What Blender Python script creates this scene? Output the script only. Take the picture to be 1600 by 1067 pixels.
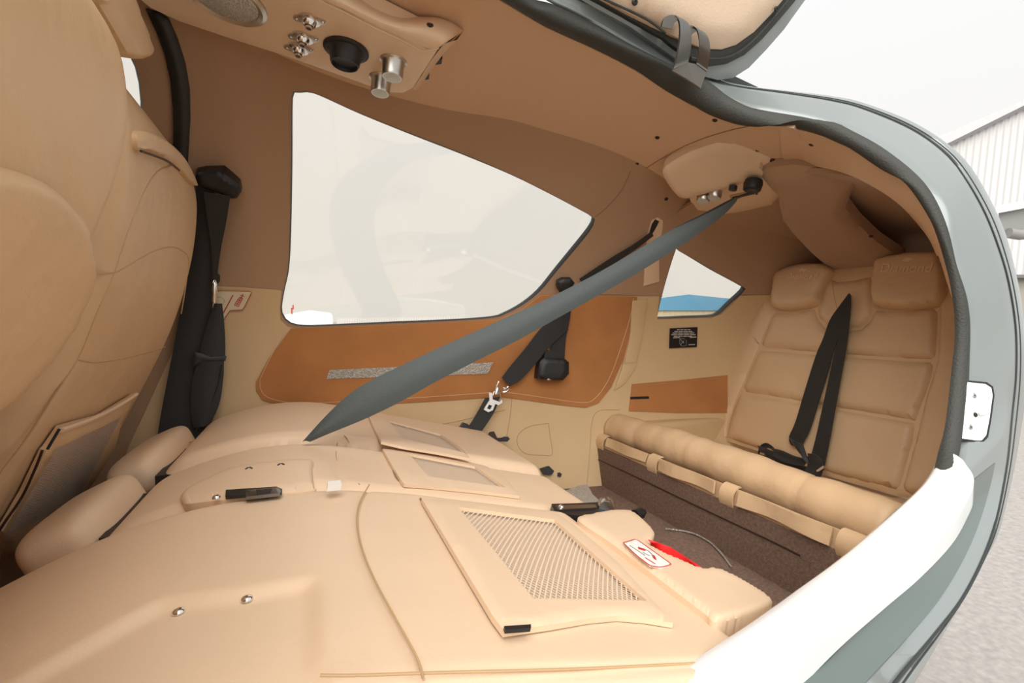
import bpy, math, random
import numpy as np
from mathutils import Vector, Matrix
from mathutils.geometry import delaunay_2d_cdt

for o in list(bpy.data.objects): bpy.data.objects.remove(o)
sc = bpy.context.scene
COL = sc.collection
random.seed(4)

# ---------------------------------------------------------------- camera (eye at the origin, X aft, Y across the cabin, Z up)
FPX, CX, CY = 800.0, 800.0, 533.5
YAW, PITCH = math.atan(0.4), math.radians(2.58)
fwd = np.array([math.sin(YAW)*math.cos(PITCH), math.cos(YAW)*math.cos(PITCH), -math.sin(PITCH)])
rgt = np.array([math.cos(YAW), -math.sin(YAW), 0.0])
upv = np.cross(rgt, fwd)
cam = bpy.data.cameras.new('camera'); camo = bpy.data.objects.new('camera', cam); COL.objects.link(camo)
cam.sensor_width = 36; cam.lens = 18; cam.clip_start = 0.02; cam.clip_end = 500
R3 = Matrix((tuple(rgt), tuple(upv), tuple(-fwd))).transposed()
camo.matrix_world = R3.to_4x4()
sc.camera = camo
# ---------------------------------------------------------------- light: bright overcast sky, hazy sun behind the viewer
w = bpy.data.worlds.new('overcast_sky'); sc.world = w; w.use_nodes = True
nt = w.node_tree; bg = nt.nodes['Background']
tc = nt.nodes.new('ShaderNodeTexCoord'); sep = nt.nodes.new('ShaderNodeSeparateXYZ'); ramp = nt.nodes.new('ShaderNodeValToRGB')
nt.links.new(tc.outputs['Generated'], sep.inputs[0]); nt.links.new(sep.outputs['Z'], ramp.inputs[0]); nt.links.new(ramp.outputs[0], bg.inputs[0])
ramp.color_ramp.elements[0].color = (0.93, 0.91, 0.87, 1); ramp.color_ramp.elements[1].color = (1.0, 1.0, 1.0, 1)
ramp.color_ramp.elements[1].position = 0.5
bg.inputs[1].default_value = 0.95
sl = bpy.data.lights.new('hazy_sun', 'SUN'); sl.energy = 3.9; sl.angle = math.radians(75); sl.color = (1.0, 0.97, 0.93)
slo = bpy.data.objects.new('hazy_sun', sl); COL.objects.link(slo)
slo.rotation_euler = Vector((0.36, 0.60, -0.72)).to_track_quat('-Z', 'Y').to_euler()
slo.location = (0, -5, 5)
vs = sc.view_settings; vs.view_transform = 'Standard'; vs.look = 'None'; vs.gamma = 1.0; vs.use_curve_mapping = False; vs.exposure = 0.05
try:
    sc.cycles.max_bounces = 10; sc.cycles.diffuse_bounces = 7; sc.cycles.transparent_max_bounces = 12
    sc.cycles.use_denoising = True
except Exception: pass

# ---------------------------------------------------------------- materials
def srgb(r, g, b):
    f = lambda c: (c/12.92 if c <= 0.04045 else ((c+0.055)/1.055)**2.4)
    return (f(r/255), f(g/255), f(b/255))
def mat(name, col, rough=0.5, metal=0.0, bumps=(), coat=0.0, var=0.0, varscale=8, spec=0.5, sheen=0.0):
    m = bpy.data.materials.new(name); m.use_nodes = True
    nt = m.node_tree; b = nt.nodes['Principled BSDF']
    b.inputs['Base Color'].default_value = (*col, 1); b.inputs['Roughness'].default_value = rough
    b.inputs['Metallic'].default_value = metal; b.inputs['Coat Weight'].default_value = coat
    b.inputs['Coat Roughness'].default_value = 0.06
    b.inputs['Specular IOR Level'].default_value = spec; b.inputs['Sheen Weight'].default_value = sheen
    tc = nt.nodes.new('ShaderNodeTexCoord'); prev = None
    for kind, scale, strength, dist in bumps:
        if kind == 'noise':
            t = nt.nodes.new('ShaderNodeTexNoise'); t.inputs['Scale'].default_value = scale; t.inputs['Detail'].default_value = 4; out = t.outputs['Fac']
        elif kind == 'voronoi':
            t = nt.nodes.new('ShaderNodeTexVoronoi'); t.inputs['Scale'].default_value = scale; out = t.outputs['Distance']
        else:
            t = nt.nodes.new('ShaderNodeTexWave'); t.inputs['Scale'].default_value = scale; t.bands_direction = kind; out = t.outputs['Fac']
        nt.links.new(tc.outputs['Object'], t.inputs['Vector'])
        bp = nt.nodes.new('ShaderNodeBump'); bp.inputs['Strength'].default_value = strength; bp.inputs['Distance'].default_value = dist
        nt.links.new(out, bp.inputs['Height'])
        if prev: nt.links.new(prev, bp.inputs['Normal'])
        prev = bp.outputs['Normal']
    if prev: nt.links.new(prev, b.inputs['Normal'])
    if var:
        t = nt.nodes.new('ShaderNodeTexNoise'); t.inputs['Scale'].default_value = varscale; t.inputs['Detail'].default_value = 5
        nt.links.new(tc.outputs['Object'], t.inputs['Vector'])
        r = nt.nodes.new('ShaderNodeValToRGB'); r.color_ramp.elements[0].position = .3; r.color_ramp.elements[1].position = .7
        r.color_ramp.elements[0].color = (*[c*(1-var) for c in col], 1); r.color_ramp.elements[1].color = (*[min(1, c*(1+var)) for c in col], 1)
        nt.links.new(t.outputs['Fac'], r.inputs[0]); nt.links.new(r.outputs[0], b.inputs['Base Color'])
    return m
LE = [('noise', 9, .10, .02), ('voronoi', 420, .10, .001)]
M = {}
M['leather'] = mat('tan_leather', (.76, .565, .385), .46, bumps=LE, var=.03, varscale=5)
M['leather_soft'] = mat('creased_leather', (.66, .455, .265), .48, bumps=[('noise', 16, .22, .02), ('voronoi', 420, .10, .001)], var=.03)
M['vinyl'] = mat('tan_side_vinyl', (.62, .44, .235), .55, bumps=[('voronoi', 420, .10, .001)], var=.03)
M['fabric'] = mat('headliner_fabric', (.42, .27, .165), .95, bumps=[('voronoi', 260, .25, .001)], spec=.15, sheen=.2)
M['perf'] = mat('perforated_headliner', (.66, .45, .29), .9, bumps=[('X', 90, .15, .001), ('Y', 90, .15, .001)], spec=.15)
M['suede'] = mat('brown_suede', (.44, .19, .065), .95, bumps=[('noise', 60, .15, .003)], var=.12, varscale=7, spec=.1, sheen=.3)
M['carpet'] = mat('brown_carpet', (.24, .16, .12), 1.0, bumps=[('noise', 500, .9, .004), ('noise', 30, .2, .01)], var=.22, varscale=160, spec=.05)
M['stitch'] = mat('seam_thread', (.50, .33, .17), .7)
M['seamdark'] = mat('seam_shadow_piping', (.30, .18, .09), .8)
M['light_stitch'] = mat('pale_stitching', (.78, .62, .42), .7)
M['groove'] = mat('groove_shadow', (.03, .035, .035), .6)
M['black'] = mat('black_plastic', (.012, .012, .012), .45)
M['web'] = mat('black_webbing', (.014, .014, .013), .6, bumps=[('noise', 260, .3, .002)], sheen=.15)
M['greyweb'] = mat('grey_webbing', (.052, .065, .063), .55, bumps=[('noise', 260, .3, .002)], sheen=.25)
M['rubber'] = mat('ribbed_rubber', (.035, .036, .03), .6, bumps=[('noise', 300, .4, .003)])
M['paint'] = mat('grey_green_aircraft_paint', (.25, .28, .275), .28, metal=.25, coat=.6, bumps=[('noise', 3, .05, .02)])
M['paint_reflection'] = mat('step_ground_reflection', (.10, .13, .12), .3, coat=.6)  # darker copy of the body paint, ground reflection put into the colour
M['white'] = mat('white_gelcoat', (.86, .87, .86), .25, coat=.5)
M['metal'] = mat('brushed_metal', (.6, .58, .54), .3, metal=1.0)
M['chrome'] = mat('chrome', (.8, .8, .8), .12, metal=1.0)
M['gunmetal'] = mat('dark_hinge_steel', (.22, .215, .20), .3, metal=.9)
M['red'] = mat('red_strap', (.75, .012, .015), .5)
M['redink'] = mat('red_print', (.50, .02, .015), .6)
M['ink'] = mat('grey_print', (.25, .25, .24), .6)
M['sticker'] = mat('sticker_white', (.85, .83, .78), .5)
M['stickercream'] = mat('sticker_cream', (.72, .62, .42), .5)
M['placard'] = mat('placard_black', (.008, .006, .005), .5)
M['placardtext'] = mat('placard_print', (.55, .5, .45), .5)
M['grille'] = mat('silver_grille', (.55, .53, .48), .45, metal=.5, bumps=[('voronoi', 300, 1.0, .003)], var=.25, varscale=260)
M['lens'] = mat('lamp_lens', (.55, .60, .55), .15)
M['screw'] = mat('dark_screw', (.04, .02, .018), .4, metal=.3)
M['concrete'] = mat('apron_concrete', (.36, .335, .31), .9, bumps=[('noise', 90, .25, .004)], var=.16, varscale=26)
M['hangar'] = mat('white_cladding', (.62, .61, .60), .6, bumps=[('Y', 2.2, .5, .2)])
M['hangardark'] = mat('dark_roof_edge', (.16, .15, .16), .7)
M['hangarband'] = mat('hangar_lower_band', (.33, .31, .26), .7)
M['blue'] = mat('blue_cladding', (.10, .28, .45), .7)
M['beige'] = mat('beige_wall', (.50, .43, .30), .8, bumps=[('X', .5, .3, .2)])
M['offwhite'] = mat('aircraft_white', (.8, .82, .82), .3, coat=.3)
M['liner'] = mat('door_liner_fabric', (.70, .54, .40), .9, bumps=[('voronoi', 260, .25, .001)], spec=.15)
M['logo'] = mat('logo_embroidery', (.80, .58, .40), .6)
def glassmat():
    m = bpy.data.materials.new('acrylic_pane'); m.use_nodes = True; nt = m.node_tree
    for n in list(nt.nodes):
        if n.type != 'OUTPUT_MATERIAL': nt.nodes.remove(n)
    out = nt.nodes['Material Output']; mx = nt.nodes.new('ShaderNodeMixShader'); t = nt.nodes.new('ShaderNodeBsdfTransparent')
    g = nt.nodes.new('ShaderNodeBsdfGlossy'); g.inputs['Roughness'].default_value = .03
    t.inputs[0].default_value = (.95, .935, .90, 1); mx.inputs[0].default_value = .05
    nt.links.new(t.outputs[0], mx.inputs[1]); nt.links.new(g.outputs[0], mx.inputs[2]); nt.links.new(mx.outputs[0], out.inputs[0]); return m
M['glass'] = glassmat()
def netmat(name, col, n1, n2, thr):
    m = bpy.data.materials.new(name); m.use_nodes = True; nt = m.node_tree
    b = nt.nodes['Principled BSDF']; b.inputs['Base Color'].default_value = (*col, 1); b.inputs['Roughness'].default_value = .7
    out = nt.nodes['Material Output']; mx = nt.nodes.new('ShaderNodeMixShader'); t = nt.nodes.new('ShaderNodeBsdfTransparent')
    uv = nt.nodes.new('ShaderNodeUVMap'); sp = nt.nodes.new('ShaderNodeSeparateXYZ'); nt.links.new(uv.outputs[0], sp.inputs[0])
    def mth(op, a, bb=None):
        n = nt.nodes.new('ShaderNodeMath'); n.operation = op
        for i, v in enumerate((a, bb)):
            if v is None: continue
            if isinstance(v, (int, float)): n.inputs[i].default_value = v
            else: nt.links.new(v, n.inputs[i])
        return n.outputs[0]
    u = mth('MULTIPLY', sp.outputs[0], n1*math.pi); v = mth('MULTIPLY', sp.outputs[1], n2*math.pi)
    a = mth('ABSOLUTE', mth('SINE', mth('ADD', u, v))); c = mth('ABSOLUTE', mth('SINE', mth('SUBTRACT', u, v)))
    hole = mth('GREATER_THAN', mth('MINIMUM', a, c), thr)
    nt.links.new(hole, mx.inputs[0]); nt.links.new(b.outputs[0], mx.inputs[1]); nt.links.new(t.outputs[0], mx.inputs[2])
    nt.links.new(mx.outputs[0], out.inputs[0]); return m
M['net'] = netmat('elastic_net', (.70, .59, .46), 22, 24, .45)
M['netdark'] = netmat('grey_elastic_net', (.42, .40, .38), 26, 40, .45)

# ---------------------------------------------------------------- object helpers
ORG = {}
def thing(name, label=None, cat=None, loc=(0, 0, 0), group=None, kind=None):
    o = bpy.data.objects.new(name, None); COL.objects.link(o); o.location = loc; o.empty_display_size = .03
    ORG[o.name] = np.array(loc, float)
    if label: o['label'] = label
    if cat: o['category'] = cat
    if group: o['group'] = group
    if kind: o['kind'] = kind
    return o
def mk(name, V, Fc, m, parent=None, smooth=True, label=None, cat=None, group=None, kind=None, uv=None, sharp=40):
    V = np.array(V, float).reshape(-1, 3)
    if parent is None:
        mn, mx = V.min(0), V.max(0); org = np.array([(mn[0]+mx[0])/2, (mn[1]+mx[1])/2, mn[2]])
    else: org = ORG[parent.name]
    me = bpy.data.meshes.new(name); me.from_pydata([tuple(v) for v in (V-org)], [], [tuple(int(i) for i in f) for f in Fc]); me.update()
    import bmesh
    bm = bmesh.new(); bm.from_mesh(me); bmesh.ops.recalc_face_normals(bm, faces=bm.faces)
    if smooth:
        for f in bm.faces: f.smooth = True
        for e in bm.edges:
            if len(e.link_faces) == 2 and e.calc_face_angle(0) > math.radians(sharp): e.smooth = False
    if uv is not None:
        lay = bm.loops.layers.uv.new('UVMap')
        for f in bm.faces:
            for l in f.loops: l[lay].uv = uv[l.vert.index]
    bm.to_mesh(me); bm.free()
    me.materials.append(m)
    o = bpy.data.objects.new(name, me); COL.objects.link(o)
    if parent is None: o.location = org
    else: o.parent = parent
    ORG[o.name] = org
    if label: o['label'] = label
    if cat: o['category'] = cat
    if group: o['group'] = group
    if kind: o['kind'] = kind
    return o

# ---------------------------------------------------------------- rays and surfaces
def rays(P):
    P = np.asarray(P, float).reshape(-1, 2)
    return (fwd[None]*FPX + rgt[None]*(P[:, :1]-CX) + upv[None]*-(P[:, 1:2]-CY))/FPX
def on(px, py, X=None, Y=None, Z=None, T=None):
    d = rays([(px, py)])[0]
    t = T if T is not None else X/d[0] if X is not None else Y/d[1] if Y is not None else Z/d[2]
    return d*t
TS = np.linspace(.15, 5.0, 400)
def hit(P, F, off=0.0):
    D = rays(P); X = D[:, None, :]*TS[None, :, None]
    val = F(X[..., 0], X[..., 1], X[..., 2]) - off
    neg = (val[:, 1:] <= 0) & (val[:, :-1] > 0)
    idx = np.where(neg.any(1), neg.argmax(1), -1)
    if (idx < 0).any():
        bad = np.asarray(P, float).reshape(-1, 2)[idx < 0][0]; print('MISS', F.__name__, bad, (idx < 0).sum())
        good = idx[idx >= 0]; idx = np.where(idx < 0, int(np.median(good)) if len(good) else 100, idx)
    a, b = TS[idx], TS[idx+1]
    for _ in range(22):
        c = (a+b)/2; Q = D*c[:, None]; s = F(Q[:, 0], Q[:, 1], Q[:, 2])-off > 0
        a = np.where(s, c, a); b = np.where(s, b, c)
    return D*((a+b)/2)[:, None]
def grad(Q, F):
    e = 1e-3; g = np.zeros_like(Q)
    for k in range(3):
        A = Q.copy(); B = Q.copy(); A[:, k] += e; B[:, k] -= e
        g[:, k] = F(A[:, 0], A[:, 1], A[:, 2])-F(B[:, 0], B[:, 1], B[:, 2])
    return g/np.maximum(1e-9, np.linalg.norm(g, axis=1, keepdims=True))
YWX, YWY = [-1.5, -.9, -.3, .5, .86, 1.3, 1.6, 2.0], [1.1, 1.36, 1.5, 1.5, 1.455, 1.39, 1.28, 1.10]
def smi(x, xs, ys):           # smooth interpolation (cubic hermite)
    xs = np.array(xs, float); ys = np.array(ys, float); m = np.gradient(ys, xs)
    x = np.clip(x, xs[0], xs[-1]); i = np.clip(np.searchsorted(xs, x)-1, 0, len(xs)-2)
    h = xs[i+1]-xs[i]; t = (x-xs[i])/h
    return ((2*t**3-3*t**2+1)*ys[i]+(t**3-2*t**2+t)*h*m[i]+(-2*t**3+3*t**2)*ys[i+1]+(t**3-t**2)*h*m[i+1])
def wallY(x, z):
    a = smi(x, [-1, -.25, .5, .83, 1.2, 1.8], [.7, .75, .89, 1.35, 1.6, 1.6])
    up = np.maximum(z+.05, 0); dn = np.maximum(-z-.05, 0)
    rib = .012*np.exp(-((x+.12+.05*z)/.05)**2)*np.clip((z-.0)/.1, 0, 1)     # the soft pillar between the windows
    return smi(x, YWX, YWY)-a*up**2-.3*dn**2 - rib
def ZC(x): return smi(x, [-1.4, -.6, -.25, 0, .31, .5, .61, .83, 1.05, 1.3, 1.6, 2.0], [.50, .62, .625, .585, .55, .525, .495, .43, .365, .33, .26, .10])
def ceilZ(x, y):
    d = y-.95
    return ZC(x) - np.where(d > 0, .3, .9)*d**2
def aftZ(x, y):
    d = y-1.0
    return ZC(x)-.025 - .5*d**2 - 2.5*d**4
SX = [-.9, -.6, -.45, -.3, -.2, -.1, 0, .1, .2, .4, .55, .8]
SZ = [-.70, -.47, -.37, -.285, -.243, -.219, -.218, -.238, -.264, -.314, -.352, -.415]
def S(x): return smi(x, SX, SZ)
def Fwall(x, y, z): return wallY(x, z)-y
def Fceil(x, y, z): return ceilZ(x, y)-z
def Faft(x, y, z): return aftZ(x, y)-z
def Fseat(x, y, z): return z-S(x)
def Fthird(x, y, z): return (1.31+.31*(z+.43)) - x
def Fdoor(x, y, z): return (.84-.3*(z-.5))-y
def Xfar(z): return smi(z, [-.8, -.5, -.36, -.26, .04, .2, .305, .45], [-.66, -.52, -.44, -.39, -.26, -.228, -.225, -.25])
def Xnear(z): return smi(z, [-.8, -.5, -.3, -.118, .05, .25, .3, .38, .5], [-.70, -.52, -.42, -.322, -.234, -.181, -.188, -.236, -.34])
def Ffar(x, y, z): return x-Xfar(z)
def Fnear(x, y, z): return x-Xnear(z)
def Friser(x, y, z): return .86-x
def Ffloor(x, y, z): return z+.53

# ---------------------------------------------------------------- shape helpers
def cat(pts, n=8, closed=False):
    P = np.array(pts, float); out = []; N = len(P)
    rng = N if closed else N-1
    for i in range(rng):
        p0 = P[(i-1) % N] if closed or i > 0 else 2*P[0]-P[1]
        p1 = P[i]; p2 = P[(i+1) % N]
        p3 = P[(i+2) % N] if closed or i+2 < N else 2*P[-1]-P[-2]
        for k in range(n):
            t = k/n
            out.append(.5*((2*p1)+(-p0+p2)*t+(2*p0-5*p1+4*p2-p3)*t*t+(-p0+3*p1-3*p2+p3)*t**3))
    if not closed: out.append(P[-1])
    return np.array(out)
def resamp(P, n):
    P = np.array(P, float); d = np.r_[0, np.cumsum(np.linalg.norm(np.diff(P[:, :2] if P.shape[1] == 3 and False else P, axis=0), axis=1))]
    t = np.linspace(0, d[-1], n)
    return np.stack([np.interp(t, d, P[:, k]) for k in range(P.shape[1])], 1)
def densify(P, res):
    out = []; N = len(P)
    for i in range(N):
        a, b = P[i], P[(i+1) % N]; n = max(1, int(math.ceil(np.linalg.norm(b-a)/res)))
        for k in range(n): out.append(a+(b-a)*k/n)
    return np.array(out)
def inside(Q, P):
    x, y = Q[:, 0][:, None], Q[:, 1][:, None]; a = P; b = np.roll(P, -1, 0)
    c = ((a[:, 1] > y) != (b[:, 1] > y)) & (x < (b[:, 0]-a[:, 0])*(y-a[:, 1])/(b[:, 1]-a[:, 1]+1e-12)+a[:, 0])
    return c.sum(1) % 2 == 1
def pdist(Q, P, closed=True):
    a = P if closed else P[:-1]; b = np.roll(P, -1, 0) if closed else P[1:]
    ab = b-a; ap = Q[:, None, :]-a[None]; t = np.clip((ap*ab).sum(2)/np.maximum(1e-12, (ab**2).sum(1)), 0, 1)
    return np.linalg.norm(ap-ab*t[..., None], axis=2).min(1)
def tri2d(outline, holes, res):
    loops = [densify(np.array(outline, float), res)]+[densify(np.array(h, float), res) for h in holes]
    P = loops[0]; mn, mx = P.min(0), P.max(0)
    gx = np.arange(mn[0], mx[0], res); gy = np.arange(mn[1], mx[1], res*.9)
    G = np.array([(x+(j % 2)*res/2, y) for j, y in enumerate(gy) for x in gx])
    if len(G):
        k = inside(G, P) & (pdist(G, P) > res*.45)
        for h in loops[1:]: k &= ~inside(G, h) & (pdist(G, h) > res*.45)
        G = G[k]
    pts = list(np.concatenate(loops+([G] if len(G) else []))); edges = []; s = 0
    for l in loops:
        n = len(l); edges += [(s+i, s+(i+1) % n) for i in range(n)]; s += n
    r = delaunay_2d_cdt([Vector(p) for p in pts], edges, [], 0, 1e-7)
    V = np.array([tuple(v) for v in r[0]]); Fc = np.array([tuple(f) for f in r[2]])
    cen = V[Fc].mean(1); k = inside(cen, P)
    for h in loops[1:]: k &= ~inside(cen, h)
    return V, Fc[k], loops
def solid(T, N, Fc, thick):
    n = len(T); V = np.concatenate([T, T-N*thick]); faces = [tuple(f) for f in Fc]+[tuple(i+n for i in reversed(f)) for f in Fc]
    cnt = {}
    for f in Fc:
        for i in range(3):
            e = (f[i], f[(i+1) % 3]); cnt[e] = 1
    for (a, b) in list(cnt):
        if (b, a) not in cnt: faces.append((b, a, a+n, b+n))
    return V, faces
def patch(name, outline, F, off, thick, m, parent=None, res=8, holes=(), puff=None, sm=False, **kw):
    o = cat(outline, 5, True) if sm else np.array(outline, float)
    V2, Fc, loops = tri2d(o, holes, res)
    T = hit(V2, F, off); N = grad(T, F)
    if puff:
        H, r = puff; d = np.minimum(pdist(V2, loops[0])/r, 1); T = T + N*(H*(np.sqrt(np.maximum(0, 1-(1-d)**2))))[:, None]
    V, faces = solid(T, N, Fc, thick)
    mn, mx = V2.min(0), V2.max(0)
    return mk(name, V, faces, m, parent, **kw)
def netquad(name, c, F, off, m, parent, n=14, **kw):   # four pixel corners dropped on the surface, meshed in space
    C = hit(c, F, off); V = []; uv = []; Fc = []
    for i in range(n+1):
        for j in range(n+1):
            u, v = i/n, j/n; p = (C[0]*(1-u)+C[1]*u)*(1-v)+(C[3]*(1-u)+C[2]*u)*v; V.append(p); uv.append((u, v))
    for i in range(n):
        for j in range(n): a = i*(n+1)+j; Fc.append((a, a+1, a+n+2, a+n+1))
    V = np.array(V)
    if F is Fseat: V[:, 2] = S(V[:, 0])+off
    elif F is not Ffar: V[:, 2] = S(V[:, 0])-.012+off
    if F is Ffar: V[:, 0] = Xfar(V[:, 2])+off
    return mk(name, V, Fc, m, parent, uv=uv, **kw)
def tubemesh(P, r, seg=8, closed=False, cap=True):
    P = np.array(P, float); N = len(P); V = []; Fc = []
    rr = np.full(N, r) if np.isscalar(r) else np.array(r)
    up = None
    for i in range(N):
        t = (P[(i+1) % N]-P[i-1]) if closed else P[min(i+1, N-1)]-P[max(i-1, 0)]
        t = t/max(1e-9, np.linalg.norm(t))
        if up is None: up = np.cross(t, [0, 0, 1.0]) if abs(t[2]) < .9 else np.cross(t, [1.0, 0, 0])
        up = up-t*np.dot(up, t); up /= np.linalg.norm(up); s = np.cross(t, up)
        for k in range(seg):
            a = 2*math.pi*k/seg; V.append(P[i]+rr[i]*(math.cos(a)*up+math.sin(a)*s))
    for i in range(N if closed else N-1):
        j = (i+1) % N
        for k in range(seg): Fc.append((i*seg+k, i*seg+(k+1) % seg, j*seg+(k+1) % seg, j*seg+k))
    if cap and not closed:
        Fc.append(tuple(range(seg-1, -1, -1))); Fc.append(tuple((N-1)*seg+k for k in range(seg)))
    return np.array(V), Fc
def tube(name, P, r, m, parent=None, seg=8, closed=False, **kw):
    V, Fc = tubemesh(P, r, seg, closed); return mk(name, V, Fc, m, parent, **kw)
def seam(name, px, F, off, r, m, parent, n=6, sm=True, **kw):
    P = cat(px, n) if sm else np.array(px, float)
    P = resamp(P, max(4, int(np.linalg.norm(np.diff(P, axis=0), axis=1).sum()/6)))
    return tube(name, hit(P, F, off), r, m, parent, seg=6, **kw)
def box(c, s, R=None):
    V = np.array([(x, y, z) for x in (-.5, .5) for y in (-.5, .5) for z in (-.5, .5)])*np.array(s)
    if R is not None: V = V@np.array(R).T
    V = V+np.array(c)
    return V, [(0, 1, 3, 2), (4, 6, 7, 5), (0, 4, 5, 1), (2, 3, 7, 6), (0, 2, 6, 4), (1, 5, 7, 3)]
def join(*ms):
    V = []; Fc = []; n = 0
    for v, f in ms: V += list(v); Fc += [tuple(i+n for i in q) for q in f]; n += len(v)
    return np.array(V), Fc
def basis(ax, ref=(1, 0, 0)):
    a = np.array(ax, float); a /= np.linalg.norm(a); r = np.array(ref, float); r = r-a*r.dot(a); r /= np.linalg.norm(r)
    return r, np.cross(a, r), a
def lathem(c, ax, prof, seg=28, sx=1.0, ref=(1, 0, 0)):
    r, s, a = basis(ax, ref); V = []; Fc = []; c = np.array(c, float)
    for (q, h) in prof:
        for k in range(seg):
            t = 2*math.pi*k/seg; V.append(c+r*q*sx*math.cos(t)+s*q*math.sin(t)+a*h)
    for i in range(len(prof)-1):
        for k in range(seg): Fc.append((i*seg+k, i*seg+(k+1) % seg, (i+1)*seg+(k+1) % seg, (i+1)*seg+k))
    Fc.append(tuple(range(seg-1, -1, -1))); Fc.append(tuple((len(prof)-1)*seg+k for k in range(seg)))
    return np.array(V), Fc
def lathe(name, c, ax, prof, m, parent=None, seg=28, sx=1.0, ref=(1, 0, 0), **kw):
    V, Fc = lathem(c, ax, prof, seg, sx, ref); return mk(name, V, Fc, m, parent, **kw)
def loftm(loops, closed=False):
    n = len(loops[0]); V = np.concatenate(loops); Fc = []
    for i in range(len(loops)-1):
        for k in range(n if closed else n-1): Fc.append((i*n+k, i*n+(k+1) % n, (i+1)*n+(k+1) % n, (i+1)*n+k))
    return V, Fc
def ribbonm(A, B, thick=.0015, cup=0.0, nw=4):
    A = np.array(A, float); B = np.array(B, float); n = len(A)
    tan = np.gradient((A+B)/2, axis=0); nr = np.cross(tan, B-A); nr /= np.maximum(1e-9, np.linalg.norm(nr, axis=1, keepdims=True))
    loops = []
    for j in range(nw+1):
        u = j/nw; loops.append(A*(1-u)+B*u+nr*(thick+cup*math.sin(math.pi*u)))
    for j in range(nw, -1, -1):
        u = j/nw; loops.append(A*(1-u)+B*u-nr*thick+nr*cup*math.sin(math.pi*u))
    V, Fc = loftm(loops+[loops[0]])
    m_ = len(loops)
    Fc.append(tuple(k*n for k in range(m_))); Fc.append(tuple(k*n+n-1 for k in range(m_-1, -1, -1)))
    return V, Fc
def ribpx(name, A, B, F, off, m, parent=None, n=6, thick=.0015, cup=0.0, **kw):
    a = resamp(cat(A, n), 40); b = resamp(cat(B, n), 40)
    V, Fc = ribbonm(hit(a, F, off), hit(b, F, off), thick, cup); return mk(name, V, Fc, m, parent, **kw)
def ribY(name, A, B, YA, YB, m, parent=None, thick=.0015, cup=0.0, inv=True, **kw):   # depth linear along the strap
    a = resamp(cat(A, 6), 60); b = resamp(cat(B, 6), 60); out = []
    for P in (a, b):
        D = rays(P); s = np.linspace(0, 1, len(P)); y = 1/((1-s)/YA+s/YB); out.append(D*y[:, None])
    V, Fc = ribbonm(out[0], out[1], thick, cup); return mk(name, V, Fc, m, parent, **kw)
def screw(P, F, off, r, m, parent, name='screw', sx=1.0):
    c = hit([P], F, off); n = grad(c, F)[0]
    ref = (1, 0, 0) if abs(n[0]) < .8 else (0, 0, 1)
    return lathe(name, c[0], n, [(r, -.001), (r, .0008), (r*.75, .0022), (r*.35, .0024), (r*.3, .0012), (0.0001, .0012)], m, parent, seg=16, ref=ref)
def text3(body, size, c, xdir, ydir, m, name, parent, extr=.0004, font_scale=(1, 1)):
    cu = bpy.data.curves.new('t', 'FONT'); cu.body = body; cu.size = size; cu.extrude = extr; cu.align_x = 'CENTER'; cu.align_y = 'CENTER'
    to = bpy.data.objects.new('t', cu); COL.objects.link(to); dg = bpy.context.evaluated_depsgraph_get(); dg.update()
    me = bpy.data.meshes.new_from_object(to.evaluated_get(dg)); V = np.array([tuple(v.co) for v in me.vertices]); Fc = [tuple(p.vertices) for p in me.polygons]
    bpy.data.objects.remove(to); bpy.data.meshes.remove(me)
    x = np.array(xdir, float); x /= np.linalg.norm(x); y = np.array(ydir, float); y = y-x*y.dot(x); y /= np.linalg.norm(y); z = np.cross(x, y)
    return mk(name, np.array(c)+V[:, :1]*x*font_scale[0]+V[:, 1:2]*y*font_scale[1]+V[:, 2:3]*z, Fc, m, parent, smooth=False)

# ================================================================ THE SETTING
def struct(o): o['kind'] = 'structure'; return o
# far side wall with three window openings (traced on the curved wall)
W1 = [(456, 152), (462, 146), (475, 143), (495, 147), (560, 176), (640, 208), (720, 239), (800, 273), (860, 303), (905, 327), (926, 339), (929, 346), (921, 361), (900, 387), (870, 423), (848, 450), (832, 465), (812, 479), (790, 490), (770, 496), (700, 501), (600, 505), (500, 509), (470, 509), (452, 505), (442, 495), (439, 482), (443, 455), (450, 420), (453, 360), (455, 250)]
W2 = [(1055, 392), (1061, 392), (1110, 420), (1160, 448), (1163, 452), (1159, 458), (1140, 475), (1125, 489), (1112, 494), (1070, 496), (1029, 497), (1027, 493), (1037, 450)]
W3 = [(180, 45), (203, 84), (213, 105), (219, 130), (222, 160), (222, 185), (219, 215), (212, 260), (200, 320), (0, 330), (-200, 330), (-420, 330), (-420, 45), (-200, 20), (0, 20)]
holesxz = []; holes3 = []
for Wp in (W1, W2, W3):
    P = resamp(np.vstack([cat(Wp, 4, True), cat(Wp, 4, True)[:1]]), 140)[:-1] if Wp is not W3 else densify(np.array(Wp, float), 20)
    H3 = hit(P, Fwall, 0); holes3.append(H3); holesxz.append(H3[:, [0, 2]])
outl = [(-1.3, -.9), (.2, -.9), (.4, -.6), (1.95, -.6), (1.95, .22), (1.6, .31), (1.3, .375), (1.1, .405), (.83, .47), (.5, .56), (0, .64), (-.3, .66), (-1.3, .62)]
V2, Fc, lp = tri2d(outl, holesxz, .028)
T = np.stack([V2[:, 0], wallY(V2[:, 0], V2[:, 1]), V2[:, 1]], 1); N = grad(T, Fwall)
wallR = struct(mk('wall_right', *solid(T, N, Fc, .012), M['fabric']))
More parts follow.
